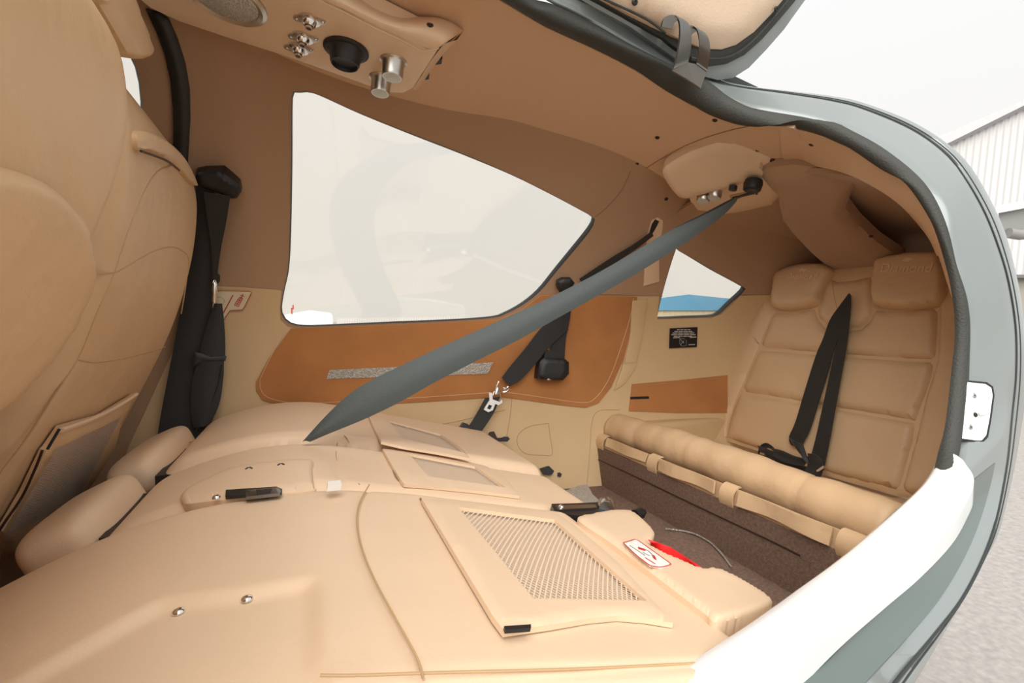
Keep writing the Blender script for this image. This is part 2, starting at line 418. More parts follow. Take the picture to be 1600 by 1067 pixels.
def window(name, H3, depth=.022):
    # rubber edge then pane
    N = grad(H3, Fwall); back = H3-N*depth; cen = H3.mean(0)
    inn = H3+(cen-H3)/np.linalg.norm(cen-H3, axis=1, keepdims=True)*.0035
    V, Fc = loftm([H3+N*.0015, inn-N*.004, inn-N*depth, H3-N*depth, H3+N*.0015], closed=True)
    fr = struct(mk('%s' % name, V, Fc, M['black']))
    V2, F2, _ = tri2d(back[:, [0, 2]], [], .04)
    yb = wallY(V2[:, 0], V2[:, 1])+depth
    TT = np.stack([V2[:, 0], yb, V2[:, 1]], 1)
    mk('pane', *solid(TT, grad(TT, Fwall), F2, .003), M['glass'], fr)
    return fr
for i, H in enumerate(holes3[:2]): window('window_%d' % (i+1), H)
window('window_3', holes3[2])
# vinyl lower side panels, laid just over the wall
patch('lower_side_panel', [(318, 446), (380, 449), (436, 453), (440, 455), (437, 482), (438, 500), (450, 511), (470, 514), (850, 560), (868, 463), (900, 461), (1010, 463), (1030, 463), (1027, 499), (1112, 497), (1128, 491), (1142, 478), (1157, 462), (1200, 461), (1320, 462), (1320, 720), (1000, 800), (900, 830), (500, 900), (150, 860), (200, 700)], Fwall, .004, .005, M['vinyl'], wallR, res=22)
# suede inserts
sue = patch('suede_panel', [(455, 513), (500, 512), (600, 508), (700, 504), (780, 499), (815, 484), (845, 462), (870, 461), (905, 461), (996, 464), (990, 500), (975, 560), (955, 605), (935, 630), (915, 637), (870, 632), (800, 622), (775, 620), (720, 624), (640, 629), (560, 633), (480, 638), (440, 634), (410, 625), (400, 610), (400, 597), (420, 560)], Fwall, .0085, .006, M['suede'], wallR, res=10, puff=(.002, 8))
seam('stitching', [(440, 524), (412, 580), (406, 600), (414, 618), (440, 627), (480, 630), (640, 622), (775, 613), (800, 614), (850, 621), (910, 629), (930, 622), (950, 595), (966, 555), (985, 495), (990, 466)], Fwall, .0108, .0006, M['light_stitch'], sue)
patch('suede_panel', [(988, 600), (1060, 594), (1137, 586), (1137, 645), (1060, 645), (983, 642)], Fwall, .008, .005, M['suede'], wallR, res=10)
patch('suede_slot', [(985, 620), (1014, 619), (1014, 623), (985, 624)], Fwall, .0085, .002, M['black'], wallR, res=10)
seam('suede_seam', [(986, 604), (1060, 598), (1135, 590)], Fwall, .009, .0006, M['stitch'], wallR)
gr = patch('air_grille', [(515, 578), (650, 572), (771, 566), (762, 584), (640, 588), (510, 592)], Fwall, .013, .004, M['grille'], wallR, res=8)
# trim seams of the wall
for pts in ([(318, 446), (380, 449), (436, 453)], [(866, 461), (940, 460), (996, 462), (1035, 463)], [(1157, 461), (1190, 461), (1215, 460)],
            [(985, 268), (972, 296), (950, 322), (930, 339)]):
    seam('trim_seam', pts, Fwall, .001, .0012, M['seamdark'], wallR)
for pts in ([(800, 622), (797, 650), (790, 690)], [(655, 668), (700, 661), (740, 652), (790, 640)], [(968, 640), (935, 642), (925, 660), (922, 700), (917, 760)]):
    seam('panel_seam', pts, Fwall, .0045, .0012, M['stitch'], wallR)
seam('speaker_recess_seam', [(857, 661), (830, 665), (812, 676), (808, 692), (820, 708), (850, 711), (863, 710), (860, 685), (857, 661)], Fwall, .0045, .0012, M['stitch'], wallR)
patch('slot_trim', [(1018, 345), (1028, 340), (1036, 345), (1035, 360), (1030, 380), (1030, 440), (1006, 447), (1008, 400), (1012, 365)], Fwall, .004, .005, M['leather'], wallR, res=6, puff=(.002, 5))
patch('belt_slot', [(1019, 350), (1024, 343), (1030, 346), (1025, 356), (1018, 368), (1013, 372), (1016, 360)], Fwall, .0075, .002, M['black'], wallR, res=5)
patch('pillar_cover', [(988, 470), (1012, 468), (1003, 530), (993, 575), (975, 600), (960, 610), (972, 575), (985, 520)], Fwall, .010, .006, M['vinyl'], wallR, res=9, puff=(.003, 6))
patch('pillar_pocket', [(984, 528), (1002, 524), (994, 566), (976, 568)], Fwall, .015, .004, M['vinyl'], wallR, res=7, puff=(.002, 4))

# ---- door opening ring: traced loops on the near side of the body
def loopY(rows, n=150):
    P = cat(rows, 8); P = resamp(P*np.array([1, 1, 300.]), n)/np.array([1, 1, 300.])
    D = rays(P[:, :2]); return D*(P[:, 2]/D[:, 1])[:, None], P
L0 = [(700, -36, .83), (740, -18, .832), (781, 0, .84), (850, 41, .86), (925, 75, .865), (992, 109, .87), (1030, 135, .865), (1075, 161, .85), (1112, 178, .84), (1169, 193, .80), (1244, 201, .735), (1300, 216, .69), (1331, 227, .665), (1387, 259, .62), (1425, 296, .58), (1455, 345, .55), (1474, 401, .53), (1487, 457, .515), (1492, 520, .506), (1487, 575, .50), (1477, 662, .485), (1466, 706, .475), (1458, 740, .46)]
L1 = [(760, -50, .825), (824, -6, .833), (865, 7, .838), (925, 36, .85), (985, 71, .86), (1037, 101, .86), (1097, 139, .85), (1135, 157, .82), (1187, 171, .77), (1262, 184, .72), (1300, 195, .69), (1331, 204, .66), (1387, 236, .61), (1444, 285, .56), (1477, 345, .53), (1496, 420, .515), (1509, 476, .505), (1511, 532, .50), (1505, 619, .49), (1494, 696, .475), (1482, 745, .46)]
# set the depth of the ring so that its top runs along the roof lining
_p = np.array([r[:2] for r in L0[:12]], float); _h = hit(_p, Fceil, .004)[:, 1]; _y = np.array([r[2] for r in L0[:12]])
_rx = list(_p[:10, 0])+[1387, 1600]; _rr = list((_h/_y)[:10])+[1, 1]
print('ring ratios', [round(float(q), 3) for q in _rr])
_loopY = loopY
def loopY(rows, n=150):
    C, P = _loopY(rows, n); k = np.where(P[:, 1] < 420, np.interp(P[:, 0], _rx, _rr), 1.0)
    k = np.convolve(np.r_[np.full(6, k[0]), k, np.full(6, k[-1])], np.ones(13)/13, 'valid')
    return C*k[:, None], P
c0, p0 = loopY(L0); c1, p1 = loopY(L1, 150)
# rubber seal: a rounded bead between the two loops
bead = []
ctr = np.array([.3, .9, 0.0])
for k in range(13):
    a = math.pi*k/12; u = .5-.5*math.cos(a); h = .5*math.sin(a)
    base = c0*(1-u)+c1*u; wd = np.linalg.norm(c1-c0, axis=1, keepdims=True)
    tow = -base/np.linalg.norm(base, axis=1, keepdims=True)
    nor = np.cross(np.gradient(base, axis=0), c1-c0); nor /= np.linalg.norm(nor, axis=1, keepdims=True)
    nor *= np.sign((nor*tow).sum(1, keepdims=True))
    bead.append(base+nor*h*wd*.9)
seal = struct(mk('trim_1', *loftm(bead), M['rubber']))
# ribs pressed in the rubber
rv = join(*[tubemesh([bead[j][i]+(bead[j][i]-(c0[i]+c1[i])/2)*.02 for j in range(3, 13)], .0006, 4) for i in range(0, 0)]) if False else None
# body flange ring, groove, outer skin
LB = [(780, -46, .82), (850, -2, .83), (865, 7, .832), (925, 36, .85), (985, 71, .86), (1037, 101, .86), (1097, 139, .85), (1135, 157, .82), (1187, 171, .77), (1262, 184, .72), (1300, 195, .69), (1331, 204, .66), (1387, 236, .61), (1444, 285, .56), (1477, 345, .53), (1496, 420, .515), (1509, 476, .505), (1511, 532, .50), (1505, 619, .49), (1497, 690, .475), (1482, 760, .435), (1425, 850, .385), (1340, 930, .345), (1240, 1010, .325), (1150, 1080, .30), (1090, 1120, .29)]
LG = [(850, -40, .83), (902, -2, .835), (962, 22, .86), (1022, 56, .87), (1049, 78, .86), (1105, 122, .85), (1150, 135, .83), (1225, 145, .78), (1300, 157, .73), (1350, 170, .69), (1425, 202, .63), (1478, 240, .58), (1508, 278, .54), (1538, 330, .515), (1560, 385, .50), (1576, 440, .49), (1587, 510, .485), (1588, 580, .48), (1582, 645, .475), (1572, 738, .45), (1550, 836, .40), (1510, 925, .36), (1462, 990, .33), (1405, 1058, .30), (1370, 1110, .29)]
LO = [(890, -45, .84), (940, -15, .85), (990, 12, .87), (1040, 50, .88), (1080, 92, .87), (1125, 123, .86), (1165, 134, .84), (1225, 141, .79), (1300, 150, .74), (1350, 161, .70), (1425, 190, .64), (1485, 228, .59), (1519, 264, .55), (1549, 315, .53), (1571, 364, .515), (1586, 420, .505), (1597, 476, .50), (1603, 540, .495), (1602, 620, .49), (1594, 680, .485), (1581, 752, .46), (1561, 831, .41), (1541, 871, .39), (1507, 935, .37), (1437, 1054, .31), (1400, 1115, .30)]
cb, _ = loopY(LB, 220); cg, _ = loopY(LG, 220); co, _ = loopY(LO, 220)
low = np.clip((np.arange(220)/219-.70)/.06, 0, 1)[:, None]; cb = cb+cb/np.linalg.norm(cb, axis=1, keepdims=True)*.022*low
def nearY(x, z): return .487*x+1.5*max(z+.02, 0)**2
def ztop(x):
    z = -.05
    while z < .5 and aftZ(x, nearY(x, z)) > z: z += .004
    return z
def tow(P): return -P/np.linalg.norm(P, axis=1, keepdims=True)
low = np.clip((np.arange(220)/219-.70)/.06, 0, 1)[:, None]       # the step recess along the lower part
m1 = cb*.82+cg*.18; m2 = cb*.68+cg*.32; m3 = cb*.2+cg*.8
m1 = m1+tow(m1)*.006*(1-low)-tow(m1)*.008*low; m2 = m2-tow(m2)*.012*low+tow(m2)*.006*(1-low); m3 = m3-tow(m3)*.010*low+tow(m3)*.004*(1-low)
g0 = cb*.06+cg*.94+tow(cg)*.003; g1 = cg-tow(cg)*.004; g2 = cg*.8+co*.2+tow(cg)*.004; g25 = cg*.62+co*.38-tow(cg)*.001; g3 = cg*.45+co*.55+tow(cg)*.004; g4 = cg*.15+co*.85+tow(cg)*.001
lw = np.clip((np.arange(220)/219-.62)/.14, 0, 1)[:, None]
dirs = np.stack([np.ones(220), .48*np.ones(220), -co[:, 2]*.35], 1)*(1-lw)+np.array([-.08, .2, -.5])*lw
o2 = co+.10*dirs
o3 = co+.40*dirs
for q in (o2, o3):
    for r_ in q:
        if r_[2] > -.2 and r_[0] > .95: r_[1] = min(r_[1], nearY(r_[0], r_[2])-.015)
ring = struct(mk('trim_2', *loftm([cb-tow(cb)*.03, cb, m1, m1*.9+m2*.1, m2, m3, g0, g1, g2, g25, g3, g4, co, o2, o3]), M['paint'], sharp=75))
# dark green-grey overlay in the step: ground reflection and shade painted in
i0, i1 = 158, 216
sb = [ (m2*(1-u)+m3*u+tow(m2)*.0015)[i0:i1] for u in (.02, .5, .97)]
tube('panel_gap', cg[::2], .0013, M['groove'], ring, seg=6); tube('panel_gap', (cg*.62+co*.38+tow(cg)*.001)[::2], .0012, M['groove'], ring, seg=6)
mk('step_reflection', *loftm(sb), M['paint_reflection'], ring)
# white sill
SI = [(900, 1150, -.30), (960, 1112, -.30), (1040, 1060, -.297), (1100, 1020, -.294), (1170, 975, -.292), (1240, 925, -.288), (1314, 871, -.275), (1388, 807, -.257), (1437, 762, -.238), (1460, 728, -.222), (1467, 708, -.208)]
SO = [(1060, 1180, -.30), (1130, 1125, -.30), (1200, 1067, -.30), (1240, 1034, -.298), (1314, 965, -.292), (1388, 905, -.285), (1437, 866, -.277), (1487, 817, -.264), (1512, 777, -.247), (1522, 748, -.23), (1508, 724, -.212)]
def loopZ(rows, n=90):
    P = cat(rows, 8); P = resamp(P*np.array([1, 1, 300.]), n)/np.array([1, 1, 300.]); D = rays(P[:, :2]); return D*(P[:, 2]/D[:, 2])[:, None]
si, so = loopZ(SI), loopZ(SO); dz = np.array([0, 0, 1.0])
sill = [si-dz*.06, si-dz*.006, si, si*.9+so*.1+dz*.005, si*.6+so*.4+dz*.008, si*.3+so*.7+dz*.007, si*.08+so*.92+dz*.004, so, so-dz*.006, so-dz*.03]
V, Fc = loftm(sill); n_ = len(si); Fc.append(tuple(k*n_+n_-1 for k in range(len(sill))))
struct(mk('trim_3', V, Fc, M['white'], sharp=60))
# near lower inside wall under the sill
ins = np.array([p for p in si]); lowl = ins.copy(); lowl[:, 2] = -.54; lowl[:, 1] += .10
struct(mk('wall_left', *loftm([ins+np.array([0, -.01, -.01]), lowl+np.array([0, -.01, 0])]), M['vinyl']))

# ---- ceiling: headliner from the far crease to the door seal and the aft hoop
hoop = [(1467, 396), (1452, 368), (1425, 338), (1390, 308), (1350, 284), (1320, 271), (1290, 263), (1255, 258), (1225, 259), (1196, 264), (1180, 272)]
nearb = hit(p0[p0[:, 0] < 1250][:, :2], Fceil, 0); nb = nearb[:, :2]+np.array([0, .002])
H_ = hit([(1290, 263), (1255, 258), (1225, 259), (1196, 264), (1185, 268)], Fceil, 0)[:, :2]
def crease(x, Zf):
    y = 1.0
    while y < 1.5 and wallY(x, Zf(x, y)) > y: y += .004
    return y+.012
farb = [(x, crease(x, ceilZ)) for x in np.linspace(H_[-1][0]+.005, -1.3, 50)]
bound = farb + [(-1.3, .30), (-.55, .30), (-.2, .79)] + [tuple(p) for p in nb[::5]] + [tuple(p) for p in H_]
V2, Fc, lp = tri2d(np.array(bound), [], .03)
T = np.stack([V2[:, 0], V2[:, 1], ceilZ(V2[:, 0], V2[:, 1])], 1)
ceil = struct(mk('ceiling', *solid(T, grad(T, Fceil), Fc, .012), M['perf']))
XH = H_[-1][0]; print('hoop X', XH)
# lip between the seal and the aft recess
hp = cat(hoop[:9], 6)[::-1]; hp = resamp(hp, 60)
hl = []
hY = np.interp(hp[:, 0], [1225, 1255, 1320, 1390, 1452, 1467], [float(hit([(1225, 259)], Fceil, .003)[0, 1]), float(hit([(1255, 258)], Fceil, .003)[0, 1]), .72, .64, .585, .57])
hl = rays(hp); hl = hl*(hY/hl[:, 1])[:, None]
sel = (p0[:, 0] >= 1212) & (p0[:, 1] < 470); seg = resamp(c0[sel], 60)
bk = hl+np.array([.05, .03, .0]) + np.array([0, 0, .03])*np.linspace(1, 0, 60)[:, None]
mk('hoop_lip', *loftm([seg*1.004, seg*.98+hl*.02, seg*.5+hl*.5-np.array([0, .0, .004]), hl, hl+np.array([.006, 0, .002]), bk]), M['perf'], ceil)
seam('hoop_seam', hoop[6:], Fceil, .001, .0015, M['seamdark'], ceil)
seam('headliner_seam', [(1176, 196), (1140, 204), (1100, 216), (1060, 233), (1030, 250), (1009, 264), (1012, 270), (1024, 277), (1031, 287), (1031, 295)], Fceil, .001, .0011, M['seamdark'], ceil)
for p in [(1117, 188), (1027, 215), (995, 256), (1041, 311), (1268, 226)]:
    if p == (1041, 311): screw(p, Fwall, .001, .0055, M['screw'], ceil)
    else: screw(p, Fceil, .001, .0055, M['screw'], ceil)
# ---- aft compartment: roof, near side, bulkhead
gx = np.linspace(1.06, 1.95, 20)
def nearY(x, z): return .487*x+1.5*max(z+.02, 0)**2
def ztop(x):
    z = -.05
    while z < .5 and aftZ(x, nearY(x, z)) > z: z += .004
    return z
V2, Fc, lp = tri2d(np.array([(x, nearY(x, ztop(x))-.01) for x in np.linspace(1.06, 1.95, 20)]+[(x, crease(x, aftZ)) for x in np.linspace(1.95, XH-.03, 24)]), [], .03)
T = np.stack([V2[:, 0], V2[:, 1], aftZ(V2[:, 0], V2[:, 1])], 1)
aft = struct(mk('ceiling', *solid(T, grad(T, Faft), Fc, .01), M['fabric']))
gx = np.linspace(1.06, 1.95, 20); gz = np.linspace(-.9, .4, 30)
def nearY(x, z): return .487*x+1.5*max(z+.02, 0)**2
def ztop(x):
    z = -.05
    while z < .5 and aftZ(x, nearY(x, z)) > z: z += .004
    return z
rows = []
for x in gx:
    g_ = np.linspace(-.58, ztop(x)+.004, 30); rows.append(np.array([(x, nearY(x, z), z) for z in g_]))
struct(mk('wall_left', *loftm(rows), M['fabric']))
struct(mk('wall_back', [(1.93, .93, -.8), (1.93, 1.2, -.8), (1.93, 1.2, .2), (1.93, .93, .2)], [(0, 1, 2, 3)], M['fabric'], smooth=False))
# the spar cover running down to the seat back, and its seams
def Fspar(x, y, z): return .335-.37*(x-1.05)-z
spar = patch('spar_cover', [(1183, 268), (1200, 262), (1240, 257), (1290, 263), (1338, 278), (1330, 300), (1321, 325), (1340, 350), (1370, 378), (1410, 405), (1410, 470), (1300, 470), (1285, 410), (1265, 392), (1240, 365), (1224, 345), (1218, 320), (1216, 305), (1200, 288)], Fspar, 0, .03, M['fabric'], aft, res=9, puff=(.02, 26))
screw((1361, 369), Fspar, .020, .005, M['screw'], aft)
# floor and baggage step
fo = np.array([(-.55, .38), (.3, .44), (.8, .60), (1.05, .64), (1.05, 1.5), (-.55, 1.5)]); nf = len(fo)
struct(mk('floor', [(x, y, z) for z in (-.53, -.56) for x, y in fo], [tuple(range(nf)), tuple(range(2*nf-1, nf-1, -1))]+[(i, (i+1) % nf, nf+(i+1) % nf, nf+i) for i in range(nf)], M['carpet'], smooth=False))
ris = struct(mk('trim_4', *box((.885, 1.05, -.49), (.05, .92, .16)), M['carpet'], smooth=False))
seam('carpet_seam', [(922, 712), (1000, 748), (1100, 796), (1200, 843), (1250, 868)], Friser, .001, .0015, M['screw'], ris)
def Fcar(x, y, z): return z+.53
car = patch('carpet_patch', [(1012, 838), (1040, 828), (1075, 832), (1110, 848), (1140, 880), (1150, 920), (1100, 930), (1000, 900)], Fcar, .006, .006, M['carpet'], ris, res=8, puff=(.006, 12))
seam('carpet_binding', [(1040, 826), (1075, 831), (1102, 842), (1125, 862), (1142, 885)], Fcar, .012, .0022, M['grille'], ris)
# unseen front of the cabin: full-height wall and near wall added to block light
struct(mk('front_light_block', *box((-1.35, .75, -.2), (.06, 1.5, 1.6)), M['fabric'], smooth=False))
gz = np.linspace(-.9, .42, 24); yw_ = .14+.9*np.maximum(gz+.02, 0)**2
rows = [np.stack([-1.35+u*(1.35-.47*yw_-.07), yw_, gz], 1) for u in np.linspace(0, 1, 8)]
struct(mk('wall_left', *loftm(rows), M['vinyl']))  # unseen blind wall, drawn aft to shade the front seats
struct(mk('floor', *box((-.8, .85, -.93), (1.1, 1.5, .03)), M['carpet'], smooth=False))
# black rubber edge of the front opening on the far wall
struct(patch('trim_5', [(228, 15), (247, 20), (263, 30), (277, 62), (289, 100), (296, 140), (297, 185), (295, 225), (293, 260), (288, 330), (270, 330), (268, 250), (271, 215), (270, 170), (266, 125), (257, 85), (244, 50)], Fwall, .012, .01, M['black'], None, res=9, puff=(.006, 10)))

# ---------------------------------------------------------------- open door above
dn = hit
door = thing('door_1', loc=(.75, .8, .5), kind='structure')
lin = [(30, -950), (20, -330), (400, -215), (720, -110), (880, -60), (938, -4), (985, 22), (1032, 46), (1065, 62), (1100, 76), (1128, 77), (1150, 70), (1178, 50), (1205, 22), (1228, -6), (1260, -60), (1320, -200), (1500, -950)]
blk = [(-10, -1000), (-25, -300), (380, -175), (720, -90), (850, -60), (888, -22), (935, 2), (985, 30), (1040, 62), (1085, 98), (1105, 104), (1135, 100), (1163, 86), (1190, 62), (1215, 34), (1242, 2), (1280, -60), (1350, -200), (1540, -1000)]
grey = [(-40, -1040), (-60, -270), (360, -150), (700, -80), (840, -60), (880, -16), (930, 12), (985, 42), (1045, 84), (1095, 118), (1122, 125), (1145, 122), (1170, 106), (1197, 78), (1225, 46), (1258, 0), (1300, -60), (1380, -200), (1580, -1040)]
patch('door_skin', grey, Fdoor, -.02, .02, M['paint'], door, res=20, puff=(.008, 12))
patch('door_seal', blk, Fdoor, -.004, .012, M['rubber'], door, res=20, puff=(.008, 10))
patch('door_liner', lin, Fdoor, .008, .012, M['liner'], door, res=18, puff=(.022, 40))
seam('seal_lip', [(905, -20), (960, 6), (1010, 30), (1040, 52)], Fdoor, .016, .002, M['rubber'], door)
seam('seal_lip', [(1108, 92), (1135, 90), (1160, 78), (1190, 50), (1235, -4)], Fdoor, .008, .0022, M['rubber'], door)
screw((992, 3), Fdoor, .028, .006, M['black'], door, 'liner_clip'); screw((1213, 14), Fdoor, .02, .005, M['black'], door, 'liner_clip')
# hinge
hin = thing('door_hinge', 'dark curved slotted steel hinge holding the open door at the roof edge', 'hinge', on(1078, 100, Y=.84))
def hloop(rows):
    P = cat(rows, 6); return resamp(P, 26)
def hy(P, s=0): y = np.interp(P[:, 1], [24, 40, 70, 140], [.80, .79, .795, .84]); D = rays(P); return D*(y/D[:, 1])[:, None]
hA = hloop([(1033, 42), (1036, 30), (1044, 24), (1052, 24), (1060, 32), (1062, 50), (1060, 72), (1056, 92), (1051, 108)])
hB = hloop([(1050, 46), (1052, 38), (1060, 31), (1069, 33), (1076, 40), (1079, 55), (1079, 70), (1077, 84), (1074, 97)])
hC = hloop([(1062, 54), (1064, 46), (1072, 40), (1082, 42), (1089, 48), (1092, 62), (1092, 76), (1090, 88), (1087, 100)])
hD = hloop([(1078, 60), (1080, 54), (1088, 49), (1098, 51), (1106, 60), (1109, 74), (1109, 88), (1107, 100), (1104, 112)])
yA = np.linspace(.83, .80, 26)
def hp3(P, back):
    D = rays(P); s = np.linspace(0, 1, 26); y = .765-.02*np.sin(np.pi*np.clip(s*1.05, 0, 1))+.035*s+back*(1-s)*.01; return D*(y/D[:, 1])[:, None]
a_, b_, c_, d_ = hp3(hA, 1), hp3(hB, 1), hp3(hC, 1), hp3(hD, 1)
mk('hinge_leg', *ribbonm(a_, b_, .002), M['gunmetal'], hin); mk('hinge_leg', *ribbonm(c_, d_, .002), M['gunmetal'], hin)
e0 = np.array([on(*p, Y=y) for p, y in (((1051, 108), .835), ((1074, 97), .835), ((1087, 100), .835), ((1104, 112), .835))])
low_ = np.array([on(*p, Y=.81) for p in ((1050, 110), (1071, 122), (1085, 131), (1095, 138))])
e0 = np.stack([a_[-1], b_[-1], c_[-1], d_[-1]]); 
V = np.concatenate([e0, low_, e0+np.array([0, .004, 0]), low_+np.array([0, .004, 0])])
Fc = [(0, 1, 5, 4), (1, 2, 6, 5), (2, 3, 7, 6), (8, 9, 13, 12), (9, 10, 14, 13), (10, 11, 15, 14), (0, 8, 12, 4), (3, 11, 15, 7), (4, 5, 13, 12), (5, 6, 14, 13), (6, 7, 15, 14), (0, 1, 9, 8), (1, 2, 10, 9), (2, 3, 11, 10)]
mk('hinge_plate', V, Fc, M['gunmetal'], hin, smooth=False)
tube('hinge_pin', [on(1078, 92, Y=.80), on(1090, 96, Y=.80)], .005, M['black'], hin)

# ================================================================ SECOND ROW: three seat backs folded flat
def edgeprof(v, y0, y1, r, H):   # rounding towards both edges of the seat
    d = np.minimum(v-y0, y1-v); return -H*(1-np.sqrt(np.maximum(0, 1-(1-np.clip(d/r, 0, 1))**2)))
def sstep(d, a, b): t = np.clip((d-a)/(b-a), 0, 1); return t*t*(3-2*t)
def Fmid(x, y, z): return z-S(x)+.012
def seatbody(name, parent, x0, x1, y0, y1, recess=None, m=None, step=.006, H=.03, r=.035, fr=.05, endH=.05, taper=0.0, grooves=(), drop=0.0):
    xs = np.arange(x0, x1+1e-6, step); n = len(xs)
    vs_ = np.concatenate([[0, .0], np.linspace(0, 1, int((y1-y0)/step)), [1.0, 1.0]])
    X, U = np.meshgrid(xs, vs_, indexing='ij')
    tp = taper*np.clip((x0+.25-X)/.25, 0, 1)**2
    Y = y0+tp+(y1-y0-2*tp)*U
    de = np.minimum(X-x0, x1-X)
    Z = S(X)-drop+edgeprof(Y, y0+tp, y1-tp, r, H)-endH*(1-np.sqrt(np.maximum(0, 1-(1-np.clip((X-x0)/fr, 0, 1))**2)))-.012*(1-np.sqrt(np.maximum(0, 1-(1-np.clip((x1-X)/.02, 0, 1))**2)))
    if drop < 0: Z = Z-.011*np.exp(-((X+.06)/.13)**2)
    Q = np.stack([X.ravel(), Y.ravel()], 1)
    if recess is not None:
        P, depth, wd = recess; s = np.where(inside(Q, P), 1, -1)*pdist(Q, P); Z = Z-(depth*sstep(s, -wd, wd)).reshape(Z.shape)
    for g, depth, wd in grooves:
        dd = pdist(Q, g, False); Z = Z-(depth*np.exp(-(dd/wd)**2)).reshape(Z.shape)
    Z[:, 0] = np.minimum(Z[:, 1]-.10, Z[:, 0]); Z[:, -1] = Z[:, -2]-.10
    Y[:, 0] += .01; Y[:, -1] -= .01
    V = np.stack([X, Y, Z], 2).reshape(-1, 3); w_ = len(vs_); Fc = []
    for i in range(n-1):
        for j in range(w_-1): Fc.append((i*w_+j, (i+1)*w_+j, (i+1)*w_+j+1, i*w_+j+1))
    # ends
    b0 = len(V); low = []
    for i in (0, n-1):
        row = V[i*w_:(i+1)*w_].copy(); row[:, 2] = row[:, 2].min()-.0; low.append(row)
    V = np.concatenate([V]+low)
    for e, i in enumerate((0, n-1)):
        for j in range(w_-1):
            q = (i*w_+j, i*w_+j+1, b0+e*w_+j+1, b0+e*w_+j); Fc.append(q if e == 0 else q[::-1])
    return mk(name, V, Fc, m or M['leather'], parent, sharp=60)
XYs = lambda px, off=0: hit(px, Fseat, off)[:, :2]
# near seat
st1 = thing('folded_rear_seat', 'large tan seat back folded flat nearest the white sill, two bright screws at left', 'seat', (0, .55, -.85), group='rear seats folded flat')
rec = cat([(-140, 1150), (0, 1072), (60, 1035), (160, 975), (235, 932), (275, 918), (380, 903), (470, 892), (486, 897), (490, 915), (491, 960), (491, 1010), (491, 1150)], 4, True)
recXY = XYs(rec)
g1 = XYs(cat([(577, 757), (562, 785), (558, 815), (565, 855), (585, 905), (620, 970), (650, 1025), (662, 1062)], 6))
g2 = XYs(cat([(500, 1054), (560, 1054), (680, 1050), (900, 1044), (1110, 1034), (1140, 1030)], 6))
seatbody('seat_back', st1, -.62, .385, .30, .745, drop=-1e-6, recess=(recXY, .007, .010), grooves=[(g1, .0025, .003), (g2, .003, .004)], step=.005, H=.035, r=.04, taper=.05)
seam('seam', [(577, 757), (562, 785), (558, 815), (565, 855), (585, 905), (620, 970), (650, 1025), (662, 1062)], Fseat, -.0020, .0010, M['stitch'], st1)
seam('seam', [(500, 1055), (560, 1055), (680, 1051), (900, 1045), (1110, 1035)], Fseat, -.0024, .0010, M['stitch'], st1)
for p in [(279, 957), (386, 937)]:
    c = hit([p], Fseat, -.0165); n = grad(c, Fseat)[0]
    lathe('screw', c[0], n, [(.0048, 0), (.0048, .001), (.0040, .0024), (.0022, .0032), (.0001, .0034)], M['chrome'], st1, seg=20)
def pocket(parent, frame, net, Fs=None):
    Fs = Fs or Fseat
    patch('pocket', frame, Fs, .006, .005, M['leather'], parent, res=9, holes=[net], puff=(.003, 7))
    netquad('pocket_net', net, Fs, .0045, M['net'], parent)
pocket(st1, [(659, 779), (690, 781), (780, 789), (866, 799), (905, 826), (965, 878), (1052, 973), (1010, 966), (965, 962), (920, 966), (860, 976), (800, 984), (788, 986), (770, 962), (720, 880)],
       [(714, 795), (866, 815), (1010, 943), (832, 940)], None)
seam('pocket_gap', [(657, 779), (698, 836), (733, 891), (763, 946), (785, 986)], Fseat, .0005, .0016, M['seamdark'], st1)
ribpx('pocket_trim', [(789, 987), (829, 984)], [(787, 981), (829, 978)], Fseat, .009, M['black'], st1)

# hinge beam bits at the near seat's aft end
st1b = patch('lumbar_flap', [(903, 812), (925, 803), (958, 797), (985, 798), (1005, 812), (1022, 832), (1018, 846), (1012, 850), (1040, 865), (1070, 878), (1095, 888), (1118, 888), (1140, 896), (1175, 915), (1206, 938), (1196, 950), (1165, 962), (1120, 972), (1100, 958), (1050, 920), (1000, 882), (950, 845)], Fseat, .006, .028, M['leather'], st1, res=4, puff=(.005, 9), sm=True)
sk = patch('warning_sticker', [(974, 848), (994, 842), (1049, 881), (1044, 884), (1033, 887), (1016, 884), (995, 868)], Fseat, .0128, .0012, M['sticker'], st1, res=5)
seam('sticker_border', [(974, 848), (994, 842), (1049, 881), (1040, 885), (1030, 886), (1016, 884), (995, 868), (974, 848)], Fseat, .0131, .0006, M['redink'], sk, sm=False)
patch('sticker_symbol', [(997, 854), (1000, 855), (1009, 858), (1008, 860), (998, 857)], Fseat, .0136, .0008, M['redink'], sk, res=4)
patch('sticker_symbol', [(1019, 866), (1023, 868), (1026, 874), (1023, 873), (1020, 870)], Fseat, .0136, .0008, M['redink'], sk, res=4)
seam('sticker_symbol', [(1007, 858), (1014, 861), (1018, 865), (1021, 870)], Fseat, .0136, .0004, M['ink'], sk)
seam('sticker_print', [(984, 852), (998, 861), (1008, 868)], Fseat, .0133, .0004, M['ink'], sk)
seam('sticker_print', [(1008, 871), (1016, 876), (1024, 881)], Fseat, .0133, .0005, M['redink'], sk)
seam('sticker_print', [(1004, 862), (1010, 866), (1015, 868)], Fseat, .0133, .0004, M['ink'], sk)
strap = mk('red_pull_strap', *ribbonm(hit(resamp(cat([(1012, 844), (1040, 852), (1065, 866), (1097, 889)], 5), 20), Fseat, .008), hit(resamp(cat([(1016, 853), (1035, 865), (1060, 880), (1085, 890)], 5), 20), Fseat, -.004), .0015), M['red'], None,
           label='bright red pull strap in the notch of the nearest folded seat', cat='strap')
